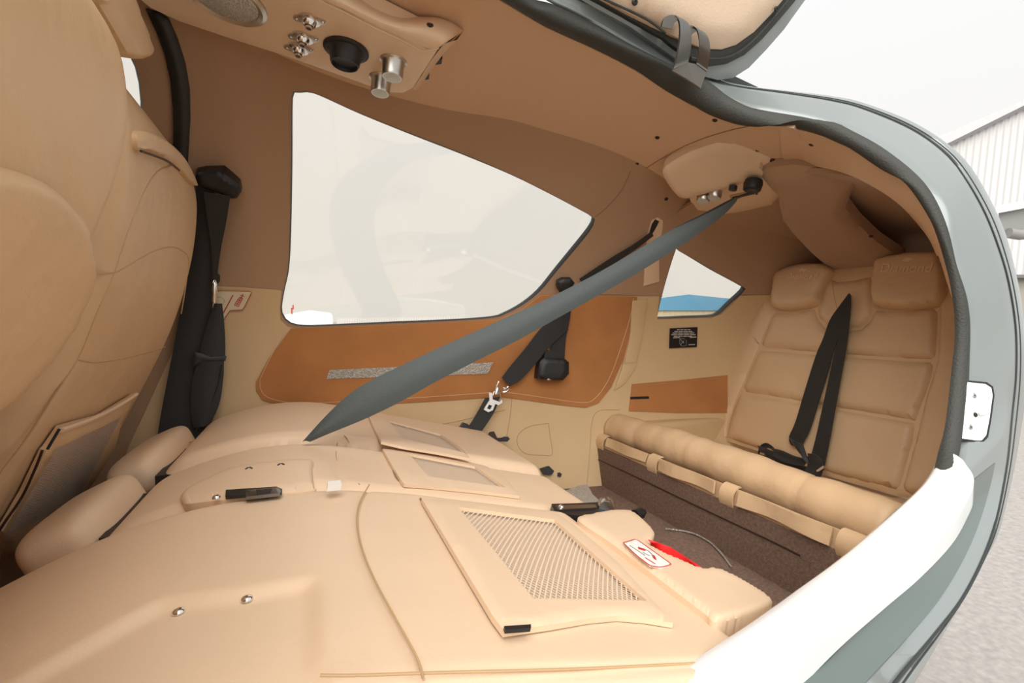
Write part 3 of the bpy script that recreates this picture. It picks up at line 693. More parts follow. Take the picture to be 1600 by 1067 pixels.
# recliner bar between near and middle seat
bar = thing('folding_latch', 'black latch arm with a metal roller between the folded seats', 'seat latch', hit([(905, 795)], Fseat, -.05)[0])
P = hit([(862, 794), (905, 792), (945, 789)], Fseat, -.012); 
def hexa(A, B, off0, off1, F=Fseat):
    T = hit(A, F, off0); L = T-grad(T, F)*off1; n = len(A); V = np.concatenate([T, L])
    return V, [tuple(range(n)), tuple(range(2*n-1, n-1, -1))]+[(i, (i+1) % n, n+(i+1) % n, n+i) for i in range(n)]
mk('latch_arm', *hexa([(862, 787), (900, 786), (940, 784), (960, 786), (956, 800), (905, 806), (880, 802), (866, 799)], None, -.004, .03), M['black'], bar, smooth=False)
mk('latch_channel', *hexa([(868, 789), (930, 788), (932, 793), (872, 796)], None, -.001, .004), M['gunmetal'], bar, smooth=False)
rc = hit([(944, 792)], Fseat, .0)[0]
lathe('roller', rc-np.array([0, .008, 0]), (.45, .85, .1), [(.013, 0), (.014, .002), (.014, .02), (.013, .022), (.008, .022), (.008, .02)], M['metal'], bar, seg=24, ref=(0, 0, 1))
lathe('latch_rivet', hit([(877, 792)], Fseat, .0)[0], (0, 0, 1), [(.005, 0), (.004, .003), (.001, .004)], M['chrome'], bar, seg=14)
lathe('end_pivot', hit([(992, 805)], Fseat, -.03)[0], (1, .3, 0), [(.011, 0), (.011, .02), (.006, .024), (.006, .03)], M['black'], bar, seg=18, ref=(0, 0, 1))
rod = mk('support_rod', *tubemesh([on(1122, 978, Y=.42), on(1150, 972, Y=.43), on(1180, 962, Y=.44)], .007), M['black'], None, label='black rod under the corner of the nearest folded seat by the sill', cat='rod')
# middle seat
st2 = thing('folded_rear_seat', 'narrow tan middle seat back folded flat with a black latch slot and small pocket net', 'seat', (0, .88, -.85), group='rear seats folded flat')
g3 = XYs(cat([(527, 692), (525, 715), (533, 735), (548, 748), (562, 757), (570, 762)], 5))
seatbody('seat_back', st2, -.262, .49, .756, 1.026, drop=.012, step=.006, H=.025, r=.03, taper=.012, grooves=[(g3, .0025, .003)])
seam('seam', [(527, 692), (525, 715), (533, 735), (548, 748), (562, 757)], Fmid, -.0018, .0009, M['stitch'], st2)
pocket(st2, [(598, 701), (640, 704), (700, 714), (760, 728), (792, 748), (812, 775), (740, 766), (680, 760), (632, 756), (628, 752), (612, 726)],
       [(638, 711), (742, 731), (790, 764), (668, 747)], Fmid)
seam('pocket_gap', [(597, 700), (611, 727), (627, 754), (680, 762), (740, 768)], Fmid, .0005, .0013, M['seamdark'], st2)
cov = patch('latch_cover', [(282, 778), (292, 764), (325, 747), (362, 731), (420, 722), (484, 718), (488, 735), (490, 758), (491, 766), (440, 771), (380, 778), (320, 784), (290, 787)], Fmid, .003, .012, M['leather'], st2, res=5, puff=(.006, 8), sm=True)
patch('latch_slot', [(353, 765), (432, 760), (441, 764), (440, 769), (352, 775)], Fmid, .010, .004, M['black'], st2, res=6)
lk = patch('latch_buckle', [(383, 766), (434, 761), (440, 765), (438, 770), (384, 776)], Fmid, .0105, .004, M['gunmetal'], st2, res=5, puff=(.002, 4))
patch('latch_button', [(400, 765), (425, 763), (421, 768), (402, 771)], Fmid, .0128, .003, M['black'], st2, res=4)
c = hit([(338, 778)], Fmid, .009); lathe('screw', c[0], grad(c, Fseat)[0], [(.005, 0), (.005, .001), (.0035, .003), (.001, .0034)], M['chrome'], st2, seg=16)
for a in [(389, 732), (439, 726)]:
    seam('screw_slit', [(a[0]-5, a[1]+1), (a[0], a[1]-2), (a[0]+5, a[1])], Fmid, .0092, .0012, M['black'], st2)
tagm = mk('belt_stub', *hexa([(512, 752), (532, 750), (534, 756), (512, 758)], None, .012, .008), M['sticker'], None, label='small white tag lying in the gap between nearest and middle folded seats', cat='tag', smooth=False)
# far seat
st3 = thing('folded_rear_seat', 'tan seat back folded flat along the far wall under the suede panel', 'seat', (0, 1.26, -.85), group='rear seats folded flat')
g4 = XYs(cat([(530, 672), (538, 680), (545, 688)], 4))
seatbody('seat_back', st3, -.252, .49, 1.036, 1.455, step=.006, H=.022, r=.03, taper=.015)
seam('seam', [(523, 668), (538, 680), (546, 692)], Fseat, -.002, .0010, M['stitch'], st3)
seam('seam', [(290, 692), (330, 686), (400, 682), (470, 682)], Fseat, -.012, .0012, M['stitch'], st3)
pocket(st3, [(577, 652), (600, 655), (660, 667), (700, 681), (722, 700), (735, 716), (680, 706), (630, 698), (596, 690), (586, 672)],
       [(606, 658), (688, 680), (732, 711), (628, 687)], None)
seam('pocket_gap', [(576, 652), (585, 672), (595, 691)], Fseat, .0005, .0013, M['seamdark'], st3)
# headrests
def cushion(name, c, size, rotz, roty, m, parent=None, e=.45, n=28, wave=0, **kw):
    V = []; Fc = []
    def sp(v, e): return math.copysign(abs(v)**e, v)
    for i in range(n+1):
        ph = -math.pi/2+math.pi*i/n
        for k in range(2*n):
            t = 2*math.pi*k/(2*n)
            V.append((size[0]/2*sp(math.cos(ph), e)*sp(math.cos(t), e), size[1]/2*sp(math.cos(ph), e)*sp(math.sin(t), e), size[2]/2*sp(math.sin(ph), e)))
    for i in range(n):
        for k in range(2*n): Fc.append((i*2*n+k, i*2*n+(k+1) % (2*n), (i+1)*2*n+(k+1) % (2*n), (i+1)*2*n+k))
    R = (Matrix.Rotation(rotz, 3, 'Z')@Matrix.Rotation(roty, 3, 'Y'))
    V = np.array(V)@np.array(R).T+np.array(c)
    return mk(name, V, Fc, m, parent, sharp=80, **kw)
h3 = cushion('headrest', (-.290, 1.240, -.292), (.100, .33, .085), 0, math.radians(-24), M['leather'], st3, e=.5)
h2 = cushion('headrest', (-.292, .900, -.300), (.100, .235, .09), 0, math.radians(-26), M['leather'], st2, e=.5)
mk('headrest_gap_shade', *box((-.236, 1.15, -.285), (.03, .20, .02)), M['black'], st3, smooth=False)  # black boxes standing in for the shade in the headrest gaps
mk('headrest_gap_shade', *box((-.236, .88, -.290), (.03, .18, .02)), M['black'], st2, smooth=False)
# ================================================================ FRONT SEATS
def backseat(root, X, y0, y1, ztop, zbot, thick, zr, m, parent_name='backrest', nz=70, ny=40, R=.05, topr=.10):
    zs = zbot+(ztop-zbot)*np.sin(np.linspace(0, 1, nz)*math.pi/2)
    us = .5-.5*np.cos(np.linspace(0, math.pi, ny))
    def surf(side):
        P = np.zeros((nz, ny, 3))
        for i, z in enumerate(zs):
            tz = max(0, (z-(ztop-topr))/topr); hw = (y1-y0)/2*(1-.28*(1-math.sqrt(max(0, 1-tz**2)))) ; yc = (y0+y1)/2
            th = thick*math.sqrt(max(0, 1-tz**2.2))
            for j, u in enumerate(us):
                y = yc-hw+2*hw*u; d = min(u, 1-u)*2*hw; ed = 1-math.sqrt(max(0, 1-(1-min(d/R, 1))**2))
                xr = X(z)-(thick-th)*.5
                P[i, j] = (xr-ed*th*.5 if side else xr-th+ed*th*.5, y, z)
        return P
    A, B = surf(True), surf(False)
    V = np.concatenate([A.reshape(-1, 3), B.reshape(-1, 3)]); o = nz*ny; Fc = []
    for i in range(nz-1):
        for j in range(ny-1):
            a = i*ny+j; Fc += [(a, a+1, a+ny+1, a+ny), (o+a, o+a+ny, o+a+ny+1, o+a+1)]
        for j in (0, ny-1): a = i*ny+j; Fc.append((a, a+ny, o+a+ny, o+a))
    for i in (0, nz-1):
        for j in range(ny-1): a = i*ny+j; Fc.append((a, a+1, o+a+1, o+a))
    return mk(parent_name, V, Fc, m, root, sharp=70)
fs = thing('pilot_seat', 'far front seat seen from behind with grey net pocket low on its back', 'seat', (-.45, 1.1, -.9), group='front seats')
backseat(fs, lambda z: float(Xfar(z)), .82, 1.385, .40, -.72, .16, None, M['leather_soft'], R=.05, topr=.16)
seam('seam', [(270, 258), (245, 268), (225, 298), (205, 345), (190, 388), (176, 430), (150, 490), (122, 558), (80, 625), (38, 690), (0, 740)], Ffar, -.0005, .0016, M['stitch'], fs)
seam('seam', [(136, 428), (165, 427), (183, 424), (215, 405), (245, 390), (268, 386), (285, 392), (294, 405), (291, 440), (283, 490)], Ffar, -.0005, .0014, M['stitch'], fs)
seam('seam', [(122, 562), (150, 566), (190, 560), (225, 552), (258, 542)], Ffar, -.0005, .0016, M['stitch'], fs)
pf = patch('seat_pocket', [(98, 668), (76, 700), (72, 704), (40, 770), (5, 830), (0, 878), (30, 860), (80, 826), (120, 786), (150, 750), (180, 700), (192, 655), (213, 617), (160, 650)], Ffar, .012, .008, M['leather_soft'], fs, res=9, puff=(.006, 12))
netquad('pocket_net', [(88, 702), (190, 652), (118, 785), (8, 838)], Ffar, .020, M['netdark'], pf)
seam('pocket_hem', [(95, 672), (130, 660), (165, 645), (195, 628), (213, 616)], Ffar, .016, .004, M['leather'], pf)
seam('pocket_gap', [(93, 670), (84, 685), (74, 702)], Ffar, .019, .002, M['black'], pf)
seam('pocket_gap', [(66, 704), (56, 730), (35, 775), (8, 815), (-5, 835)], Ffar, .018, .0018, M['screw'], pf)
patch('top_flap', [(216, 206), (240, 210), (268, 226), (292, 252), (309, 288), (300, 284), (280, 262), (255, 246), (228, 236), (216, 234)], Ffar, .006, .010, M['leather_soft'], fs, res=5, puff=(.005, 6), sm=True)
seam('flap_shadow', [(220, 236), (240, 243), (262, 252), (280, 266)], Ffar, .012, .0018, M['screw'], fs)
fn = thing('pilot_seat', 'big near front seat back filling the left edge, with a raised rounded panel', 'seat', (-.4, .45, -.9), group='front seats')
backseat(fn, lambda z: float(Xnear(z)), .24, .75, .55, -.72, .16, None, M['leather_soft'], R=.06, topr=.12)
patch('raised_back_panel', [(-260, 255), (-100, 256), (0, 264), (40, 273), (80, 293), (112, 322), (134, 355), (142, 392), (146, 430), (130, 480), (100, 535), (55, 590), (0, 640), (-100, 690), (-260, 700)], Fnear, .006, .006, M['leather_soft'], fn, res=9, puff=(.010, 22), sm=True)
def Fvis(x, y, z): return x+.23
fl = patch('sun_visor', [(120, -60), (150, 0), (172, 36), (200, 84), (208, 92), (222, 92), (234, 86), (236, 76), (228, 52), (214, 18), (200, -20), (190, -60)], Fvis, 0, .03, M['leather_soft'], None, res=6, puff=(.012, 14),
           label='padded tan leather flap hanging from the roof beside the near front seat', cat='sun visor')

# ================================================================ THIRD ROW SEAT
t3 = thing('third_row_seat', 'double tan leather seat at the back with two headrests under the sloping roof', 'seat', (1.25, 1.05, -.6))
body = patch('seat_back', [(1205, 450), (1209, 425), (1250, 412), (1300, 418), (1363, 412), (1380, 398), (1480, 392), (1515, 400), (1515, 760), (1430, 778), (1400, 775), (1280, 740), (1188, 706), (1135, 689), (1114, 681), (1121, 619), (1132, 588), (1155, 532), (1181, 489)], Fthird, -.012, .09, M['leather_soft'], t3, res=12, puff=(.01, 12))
pads = {
 'backrest_pad': [[(1210, 488), (1245, 487), (1275, 483), (1280, 500), (1290, 512), (1318, 518), (1346, 515), (1360, 502), (1368, 485), (1425, 486), (1467, 482), (1466, 520), (1463, 563), (1400, 560), (1300, 553), (1189, 544), (1198, 515)],
   [(1188, 547), (1300, 556), (1400, 563), (1462, 566), (1454, 600), (1445, 625), (1432, 659), (1380, 649), (1300, 636), (1220, 622), (1159, 612), (1172, 580)],
   [(1158, 615), (1220, 625), (1300, 639), (1380, 652), (1431, 662), (1428, 690), (1415, 735), (1407, 766), (1350, 752), (1287, 735), (1188, 701), (1136, 683), (1142, 650)]],
 'side_bolster': [[(1208, 450), (1181, 489), (1155, 532), (1132, 588), (1121, 619), (1114, 679), (1134, 683), (1140, 655), (1157, 612), (1186, 545), (1207, 490), (1204, 470)],
   [(1470, 470), (1478, 440), (1512, 430), (1512, 760), (1425, 772), (1410, 766), (1418, 738), (1431, 690), (1448, 620), (1466, 563)]],
 'centre_pad': [[(1296, 432), (1310, 441), (1345, 436), (1362, 432), (1365, 470), (1363, 495), (1346, 512), (1318, 515), (1291, 509), (1280, 496), (1278, 478), (1289, 455)]]}
for nme, ls in pads.items():
    for l in ls: patch(nme, l, Fthird, -.004, .02, M['leather_soft'], t3, res=7, puff=(.016, 14))
seam('bolster_seam', [(1171, 520), (1180, 530), (1186, 537)], Fthird, .011, .001, M['stitch'], t3)
seam('centre_seam', [(1300, 438), (1303, 460), (1309, 485), (1313, 495)], Fthird, .012, .0013, M['stitch'], t3)
for l in ([(1209, 433), (1222, 420), (1252, 412), (1283, 412), (1296, 420), (1292, 433), (1280, 457), (1276, 473), (1244, 482), (1214, 482), (1206, 472)],
          [(1369, 407), (1390, 399), (1425, 394), (1464, 394), (1472, 403), (1478, 438), (1470, 470), (1425, 481), (1373, 478), (1363, 468), (1364, 435)]):
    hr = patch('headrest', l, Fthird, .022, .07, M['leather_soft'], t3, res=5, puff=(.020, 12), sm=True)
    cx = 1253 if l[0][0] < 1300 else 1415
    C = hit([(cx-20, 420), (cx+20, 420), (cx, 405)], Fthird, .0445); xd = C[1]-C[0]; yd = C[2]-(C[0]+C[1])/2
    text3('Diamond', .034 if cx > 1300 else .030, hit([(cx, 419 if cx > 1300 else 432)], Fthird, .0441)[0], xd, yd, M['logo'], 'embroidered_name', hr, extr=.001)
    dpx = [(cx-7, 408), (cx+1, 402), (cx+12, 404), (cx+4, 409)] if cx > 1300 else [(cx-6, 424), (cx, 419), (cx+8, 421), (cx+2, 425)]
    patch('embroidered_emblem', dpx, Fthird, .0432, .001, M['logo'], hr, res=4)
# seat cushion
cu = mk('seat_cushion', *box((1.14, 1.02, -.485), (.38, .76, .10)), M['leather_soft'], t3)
bv = cu.modifiers.new('bevel', 'BEVEL'); bv.width = .02; bv.segments = 3
# side box beside it
sb_ = struct(mk('trim_6', *box((1.15, 1.43, -.46), (.40, .16, .24)), M['vinyl'])); bv = sb_.modifiers.new('bevel', 'BEVEL'); bv.width = .015; bv.segments = 3

# ================================================================ ROLLED COVER over the baggage step
rc_ = thing('rolled_cargo_cover', 'long tan leather roll lying across the front of the back seat above brown carpet', 'cargo cover', (.95, 1.0, -.45))
ax = [hit([p], lambda x, y, z, s=s: s-x, 0)[0] for p, s in ()]
def rollP(n=90):
    P = []
    for i in range(n):
        u = i/(n-1); y = 1.425-(1.425-.55)*u; x = .935+.012*math.sin(3*u); z = -.362+.004*math.sin(5*u)
        P.append((x, y, z))
    return np.array(P)
RP = rollP(); us = np.linspace(0, 1, 90)
rr = .049+.0015*np.sin(us*23)+.001*np.sin(us*61)
for s in (.03, .175, .42, .80): rr = rr-.0035*np.exp(-((us-s)/.006)**2)
rr[0] *= .8; rr[-1] *= .85
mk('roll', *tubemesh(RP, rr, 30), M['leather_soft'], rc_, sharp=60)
for s in (.175, .42, .80):
    i = int(s*89); t = np.linspace(0, 2*math.pi, 40); tube('roll_seam', np.stack([RP[i, 0]+.0405*np.cos(t), np.full(40, RP[i, 1]), RP[i, 2]+.0405*np.sin(t)], 1)[:-1], .0012, M['stitch'], rc_, closed=True)
t = np.linspace(0, 5*math.pi, 70); q = .036*(1-t/(5*math.pi)*.8)
tube('roll_end', np.stack([RP[-1, 0]+q*np.cos(t), np.full(70, RP[-1, 1]-.004), RP[-1, 2]+q*np.sin(t)], 1), .003, M['leather'], rc_)
# hanging strip with loops
xs_ = np.linspace(1.42, .57, 80)
def strip(z0, z1, x, name, y0=1.42, y1=.57, amp=.003, m=None, th=.004):
    ys = np.linspace(y0, y1, 60); A = np.stack([x+amp*np.sin(ys*34)-0*ys, ys, np.full(60, z0)], 1); B = np.stack([x-.006+amp*np.sin(ys*34+1)+0*ys, ys, z1+.002*np.sin(ys*28)], 1)
    return mk(name, *ribbonm(A, B, th/2), m or M['leather_soft'], rc_)
strip(-.375, -.425, .872, 'edge_strip', amp=.001)
strip(-.372, -.398, .864, 'retaining_band', 1.36, 1.16); strip(-.372, -.400, .862, 'retaining_band', 1.10, .90); strip(-.372, -.402, .862, 'retaining_band', .83, .62)
for y in (1.395, 1.13, .865, .59):
    t = np.linspace(-.2, math.pi*1.05, 14); A = np.stack([.878-.020*np.sin(t), np.full(14, y+.020), -.400+.028*np.cos(t)], 1); B = A.copy(); B[:, 1] = y-.020
    mk('strap_loop', *ribbonm(A, B, .0015), M['leather_soft'], rc_)

# ================================================================ OVERHEAD CONSOLES
oc = thing('overhead_console', 'long tan leather overhead console with jacks, black vent and two metal lamps', 'overhead console', (.1, 1.05, .45))
bot = patch('console_base', [(150, -80), (190, -25), (235, 12), (280, 33), (360, 60), (448, 88), (510, 110), (574, 133), (610, 144), (630, 145), (645, 137), (672, 96), (687, 73), (667, 76), (628, 58), (580, 36), (538, 16), (500, -3), (420, -50), (380, -80)], Fceil, .055, .05, M['leather'], oc, res=10, puff=(.004, 8))
pa = resamp(cat([(390, -80), (430, -48), (502, -3), (540, 16), (580, 36), (628, 58), (667, 75), (686, 74), (694, 68)], 6), 60)
pb = resamp(cat([(470, -80), (530, -35), (580, 0), (604, 14), (634, 25), (660, 26), (682, 27), (708, 36), (724, 48)], 6), 60)
lp_ = [hit(pa*(1-u)+pb*u, Fceil, .055*(math.cos(u*math.pi/2))**.8*.98+.003) for u in np.linspace(0, 1, 9)]
mk('console_side', *loftm(lp_), M['leather'], oc)
pc = resamp(cat([(694, 68), (708, 60), (724, 48)], 6), 20)
A = hit(resamp(cat([(645, 140), (672, 97), (694, 68)], 5), 20), Fceil, .055); B = hit(resamp(cat([(652, 134), (690, 82), (724, 48)], 5), 20), Fceil, .002)
mk('console_end', *loftm([A, A*.5+B*.5+np.array([.006, 0, -.004]), B]), M['leather'], oc)
seam('console_stitching', [(420, -46), (502, 2), (540, 20), (580, 41), (628, 63), (660, 79), (686, 76)], Fceil, .059, .0008, M['light_stitch'], oc)
screw((672, 39), Fceil, .045, .006, M['screw'], oc)
for p in [(684, 97), (664, 121)]:
    q = [(p[0]-8, p[1]+5), (p[0]-2, p[1]-3), (p[0]+7, p[1]-5), (p[0]+6, p[1]+3)]
    patch('console_clip', q, Fceil, .028, .01, M['black'], oc, res=5)
dwn = lambda p, off: (hit([p], Fceil, off)[0], grad(hit([p], Fceil, off), Fceil)[0])
c, n = dwn((352, -2), .060)
lathe('speaker', c, n, [(.066, -.002), (.066, .004), (.060, .007), (.054, .004), (.052, .003), (.0001, .006)], M['metal'], oc)
lathe('speaker_mesh', c, n, [(.052, .003), (.050, .0045), (.0001, .0075)], M['grille'], oc)
for k, p in enumerate([(484, 31), (474, 59), (467, 76)]):
    c, n = dwn(p, .060)
    j = lathe('headset_jack', c, n, [(.018, 0), (.018, .002), (.012, .003), (.0105, .010), (.008, .012), (.0075, .008), (.0065, .008), (.0062, .016), (.004, .016), (.004, .006), (.0001, .006)], M['chrome'], oc, seg=24)
    u = np.array([.80, -.6, 0]); 
    V, Fc = lathem(c, n, [(.011, -.001), (.011, .0018), (.009, .0024), (.0001, .0024)], 20, sx=2.6, ref=(.9, -.35, 0))
    mk('jack_flange', V, Fc, M['metal'], j)
    for s in (-1, 1):
        rf, sf, af = basis(n, (.9, -.35, 0)); lathe('jack_screw', c+rf*.023*s+n*.002, n, [(.004, 0), (.003, .002), (.0001, .002)], M['metal'], j, seg=10)
    lathe('jack_hole', c+n*.0165, n, [(.004, -.002), (.0001, -.0015)], M['black'], j, seg=14)
c, n = dwn((541, 78), .060)
v = lathe('air_vent', c, n, [(.042, 0), (.042, .002), (.038, .005), (.034, .005), (.030, .009), (.027, .026), (.025, .030), (.0235, .030), (.022, .024), (.0001, .022)], M['black'], oc, seg=36)
for p, sc_ in (((615, 95), 1), ((596, 122), .95)):
    c, n = dwn(p, .058)
    l = lathe('reading_lamp', c, n, [(.027*sc_, 0), (.027*sc_, .002), (.023*sc_, .004), (.021*sc_, .007), (.0205*sc_, .030), (.019*sc_, .034), (.017*sc_, .034)], M['metal'], oc, seg=32)
    lathe('lamp_lens', c+n*.031, n, [(.017*sc_, 0), (.016*sc_, .003), (.0001, .005)], M['lens'], l, seg=24)

ac = thing('rear_overhead_console', 'rounded tan leather roof console above the diagonal belt with two dark screws', 'overhead console', hit([(1130, 260)], Fceil, .05)[0])
_a = hit([(1110, 226)], Fceil, .004)[0]; _b = hit([(1223, 260)], Fceil, .004)[0]; _c = hit([(1066, 309)], Fceil, .060)[0]
_n = np.cross(_b-_a, _c-_a); _n /= np.linalg.norm(_n); _n *= -np.sign(_n@_a)
def Fpad(x, y, z): return _n[0]*(x-_a[0])+_n[1]*(y-_a[1])+_n[2]*(z-_a[2])
patch('console_pad', [(1036, 265), (1051, 252), (1076, 238), (1110, 226), (1148, 216), (1163, 216), (1182, 224), (1206, 242), (1223, 258), (1219, 264), (1186, 275), (1152, 289), (1093, 305), (1072, 310), (1058, 305), (1040, 281)], Fpad, 0, .03, M['leather'], ac, res=6, puff=(.008, 9), sm=True)
screw((1184, 234), Fpad, .008, .0055, M['screw'], ac); screw((1207, 251), Fpad, .008, .0055, M['screw'], ac)
base = patch('console_base', [(1072, 296), (1186, 262), (1222, 300), (1216, 308), (1205, 320), (1170, 328), (1130, 336), (1085, 330)], Fceil, .026, .03, M['leather'], ac, res=7, puff=(.005, 6))
c, n = dwn((1178, 282), .040); lathe('air_vent', c, n, [(.020, 0), (.022, .01), (.020, .024), (.014, .028), (.0001, .026)], M['black'], ac)
lathe('vent_knob', dwn((1146, 291), .045)[0], n, [(.010, 0), (.010, .01), (.0001, .012)], M['black'], ac, seg=14)
for p in ((1118, 299), (1100, 304)):
    c, n = dwn(p, .042); l = lathe('reading_lamp', c, n, [(.017, 0), (.017, .016), (.015, .02), (.0001, .02)], M['metal'], ac, seg=24)
patch('belt_outlet', [(1140, 306), (1183, 297), (1184, 303), (1160, 308), (1142, 316)], Fceil, .033, .004, M['stitch'], ac, res=5, puff=(.002, 3))
patch('belt_slot', [(1144, 309), (1178, 300), (1179, 303), (1158, 308), (1144, 314)], Fceil, .0355, .002, M['black'], ac, res=5)
patch('outlet_stop', [(1180, 297), (1183, 296), (1184, 304), (1181, 305)], Fceil, .037, .004, M['black'], ac, res=5)

# ================================================================ SEAT BELTS
E1 = on(1148, 313, X=1.0); E2 = hit([(480, 690)], Fseat, -.004)[0]
fz = lambda P: float(P@fwd)
yA_, yB_ = fz(E1), fz(E2)
big = thing('shoulder_belt', 'wide grey diagonal belt stretched from the rear roof console to the folded seats', 'seat belt', E2)
ribY('webbing', [(1147, 309), (1120, 323), (1085, 341), (1040, 364), (980, 400), (920, 434), (850, 469), (780, 501), (700, 537), (640, 565), (590, 589), (555, 609), (522, 637), (496, 664), (473, 690)],
     [(1150, 315), (1135, 332), (1105, 356), (1070, 380), (1015, 415), (950, 453), (880, 492), (810, 531), (740, 566), (680, 597), (625, 628), (580, 650), (550, 663), (520, 675), (484, 690)], yA_, yB_, M['greyweb'], big, thick=.0012, cup=.006)
dk = ribY('belt_fold', [(1147, 309), (1130, 317), (1100, 333), (1060, 353), (1040, 364)], [(1151, 314), (1132, 322), (1104, 340), (1070, 358), (1048, 368)], yA_-.004, (yA_*.8+yB_*.2), M['web'], big)
def Fw3(x, y, z): return Fwall(x, y, z)
rb = thing('seat_belt', 'black belt hanging across the brown suede panel to a silver buckle', 'seat belt', hit([(740, 680)], Fwall, .03)[0])
ribpx('webbing', [(876, 494), (848, 510), (820, 545), (795, 575), (784, 590)], [(888, 515), (862, 538), (835, 570), (812, 595), (796, 603)], Fwall, .035, M['web'], rb)
ribpx('webbing', [(1018, 362), (990, 382), (960, 400), (935, 416), (905, 436)], [(1021, 368), (995, 388), (965, 408), (940, 425), (912, 446)], Fwall, .02, M['web'], rb)
ribpx('shoulder_webbing', [(872, 478), (868, 500), (862, 530), (860, 556)], [(894, 468), (890, 500), (884, 530), (882, 560)], Fwall, .022, M['web'], rb)
cg_ = hit([(884, 445)], Fwall, .02)[0]
patch('belt_guide', [(872, 440), (880, 436), (893, 436), (898, 442), (892, 452), (876, 458), (871, 448)], Fwall, .032, .02, M['black'], rb, res=4, puff=(.006, 5))
# retractor
rt = thing('belt_retractor', 'black plastic belt reel box fixed on the brown suede panel', 'belt reel', hit([(865, 595)], Fwall, .0)[0])
patch('reel_housing', [(844, 565), (850, 559), (882, 560), (889, 566), (889, 584), (880, 594), (848, 593), (840, 591), (841, 578)], Fwall, .05, .045, M['black'], rt, res=5, puff=(.008, 6))
patch('belt_outlet', [(852, 549), (856, 547), (878, 550), (879, 562), (850, 561)], Fwall, .042, .03, M['black'], rt, res=5)
c = hit([(857, 592)], Fwall, .048)[0]; lathe('mounting_bolt', c, grad(np.array([c]), Fwall)[0], [(.006, 0), (.006, .004), (.003, .006), (.0001, .006)], M['chrome'], rt, seg=14, ref=(1, 0, 0))
lap = thing('lap_belt', 'short black lap belt with white metal tongue beside the far folded seat', 'seat belt', hit([(745, 675)], Fwall, .03)[0])
ribpx('webbing', [(758, 622), (748, 640), (735, 662), (722, 678)], [(781, 620), (774, 640), (762, 660), (748, 680)], Fwall, .045, M['web'], lap)
patch('anchor_end', [(714, 675), (724, 660), (730, 662), (750, 676), (746, 684), (735, 682)], Fwall, .05, .02, M['web'], lap, res=5, puff=(.003, 4))
ribpx('webbing', [(722, 676), (750, 682), (780, 684), (794, 682)], [(722, 679), (750, 686), (780, 690), (796, 687)], Fwall, .05, M['web'], lap)
patch('anchor_end', [(784, 684), (790, 682), (797, 685), (793, 690), (786, 690)], Fwall, .052, .01, M['black'], lap, res=4)
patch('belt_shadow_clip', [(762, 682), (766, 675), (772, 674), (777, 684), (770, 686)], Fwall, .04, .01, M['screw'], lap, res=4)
tg = [(765, 613), (768, 614), (770, 622), (766, 628), (778, 632), (783, 624), (784, 628), (778, 634), (769, 636), (764, 643), (759, 642), (757, 638), (762, 626), (763, 620)]
patch('tongue', [(764, 613), (769, 614), (770, 624), (781, 628), (784, 623), (785, 629), (779, 633), (774, 631), (770, 641), (763, 644), (756, 640), (758, 636), (765, 625)], Fwall, .052, .004, M['white'], lap, res=3, holes=[[(764, 632), (769, 634), (766, 640), (761, 638)]])
bk = thing('belt_buckle', 'silver spring hook joining the two black belts at the suede panel edge', 'buckle', hit([(776, 608)], Fwall, .04)[0])
lathe('hook_body', hit([(776, 611)], Fwall, .05)[0], (.4, 0, 1), [(.004, -.012), (.008, -.01), (.008, .006), (.005, .012), (.0001, .013)], M['chrome'], bk, seg=14, ref=(0, 1, 0))
tube('hook_ring', hit([(779, 596), (776, 603), (781, 609), (790, 608), (794, 604)], Fwall, .052), .003, M['chrome'], bk)
tube('hook_ring', hit([(786, 606), (795, 607), (793, 611), (786, 613)], Fwall, .055), .003, M['chrome'], bk)
tube('hook_link', hit([(770, 618), (772, 612), (776, 610), (782, 616), (783, 624)], Fwall, .052), .0022, M['metal'], bk)

# front far belt hanging on the pillar
fb = thing('front_seat_belt', 'black belts bunched on the far pillar behind the front seat', 'seat belt', hit([(300, 640)], Fwall, .02)[0])
patch('guide_cover', [(306, 270), (318, 267), (344, 266), (362, 280), (374, 288), (377, 300), (370, 310), (358, 310), (345, 303), (325, 296), (310, 290)], Fwall, .05, .045, M['black'], fb, res=6, puff=(.008, 7))
ribpx('webbing', [(306, 270), (306, 330), (298, 400), (283, 480), (268, 560), (250, 655), (244, 700)], [(335, 300), (348, 330), (336, 400), (332, 480), (330, 560), (330, 650), (330, 700)], Fwall, .030, M['web'], fb, cup=.004)
ribpx('webbing', [(318, 300), (324, 340), (330, 385), (333, 425), (336, 437)], [(360, 306), (354, 345), (346, 385), (341, 420), (340, 437)], Fwall, .055, M['web'], fb)
patch('hook_loop', [(332, 430), (337, 424), (343, 432), (343, 440), (338, 446), (333, 442)], Fwall, .058, .012, M['black'], fb, res=4)
lathe('hook', hit([(335, 455)], Fwall, .064)[0], (.05, 0, 1), [(.003, -.03), (.006, -.025), (.005, -.005), (.007, .0), (.006, .018), (.003, .028), (.0001, .03)], M['chrome'], fb, seg=14, ref=(0, 1, 0))
ribpx('webbing', [(335, 474), (326, 500), (316, 535), (312, 562)], [(347, 474), (350, 500), (352, 535), (352, 562)], Fwall, .058, M['web'], fb, cup=.004)
patch('adjuster', [(304, 550), (314, 552), (330, 558), (354, 556), (352, 564), (330, 565), (312, 566), (303, 572), (300, 565)], Fwall, .066, .010, M['black'], fb, res=4, puff=(.002, 3))
ribpx('webbing', [(308, 566), (300, 600), (298, 640), (302, 668)], [(350, 563), (349, 590), (343, 630), (328, 665)], Fwall, .062, M['web'], fb, cup=.006)
for xx, pts in ((0, [(347, 570), (338, 610), (320, 650), (305, 675)]),):
    seam('webbing_edge', pts, Fwall, .067, .0016, M['black'], fb)

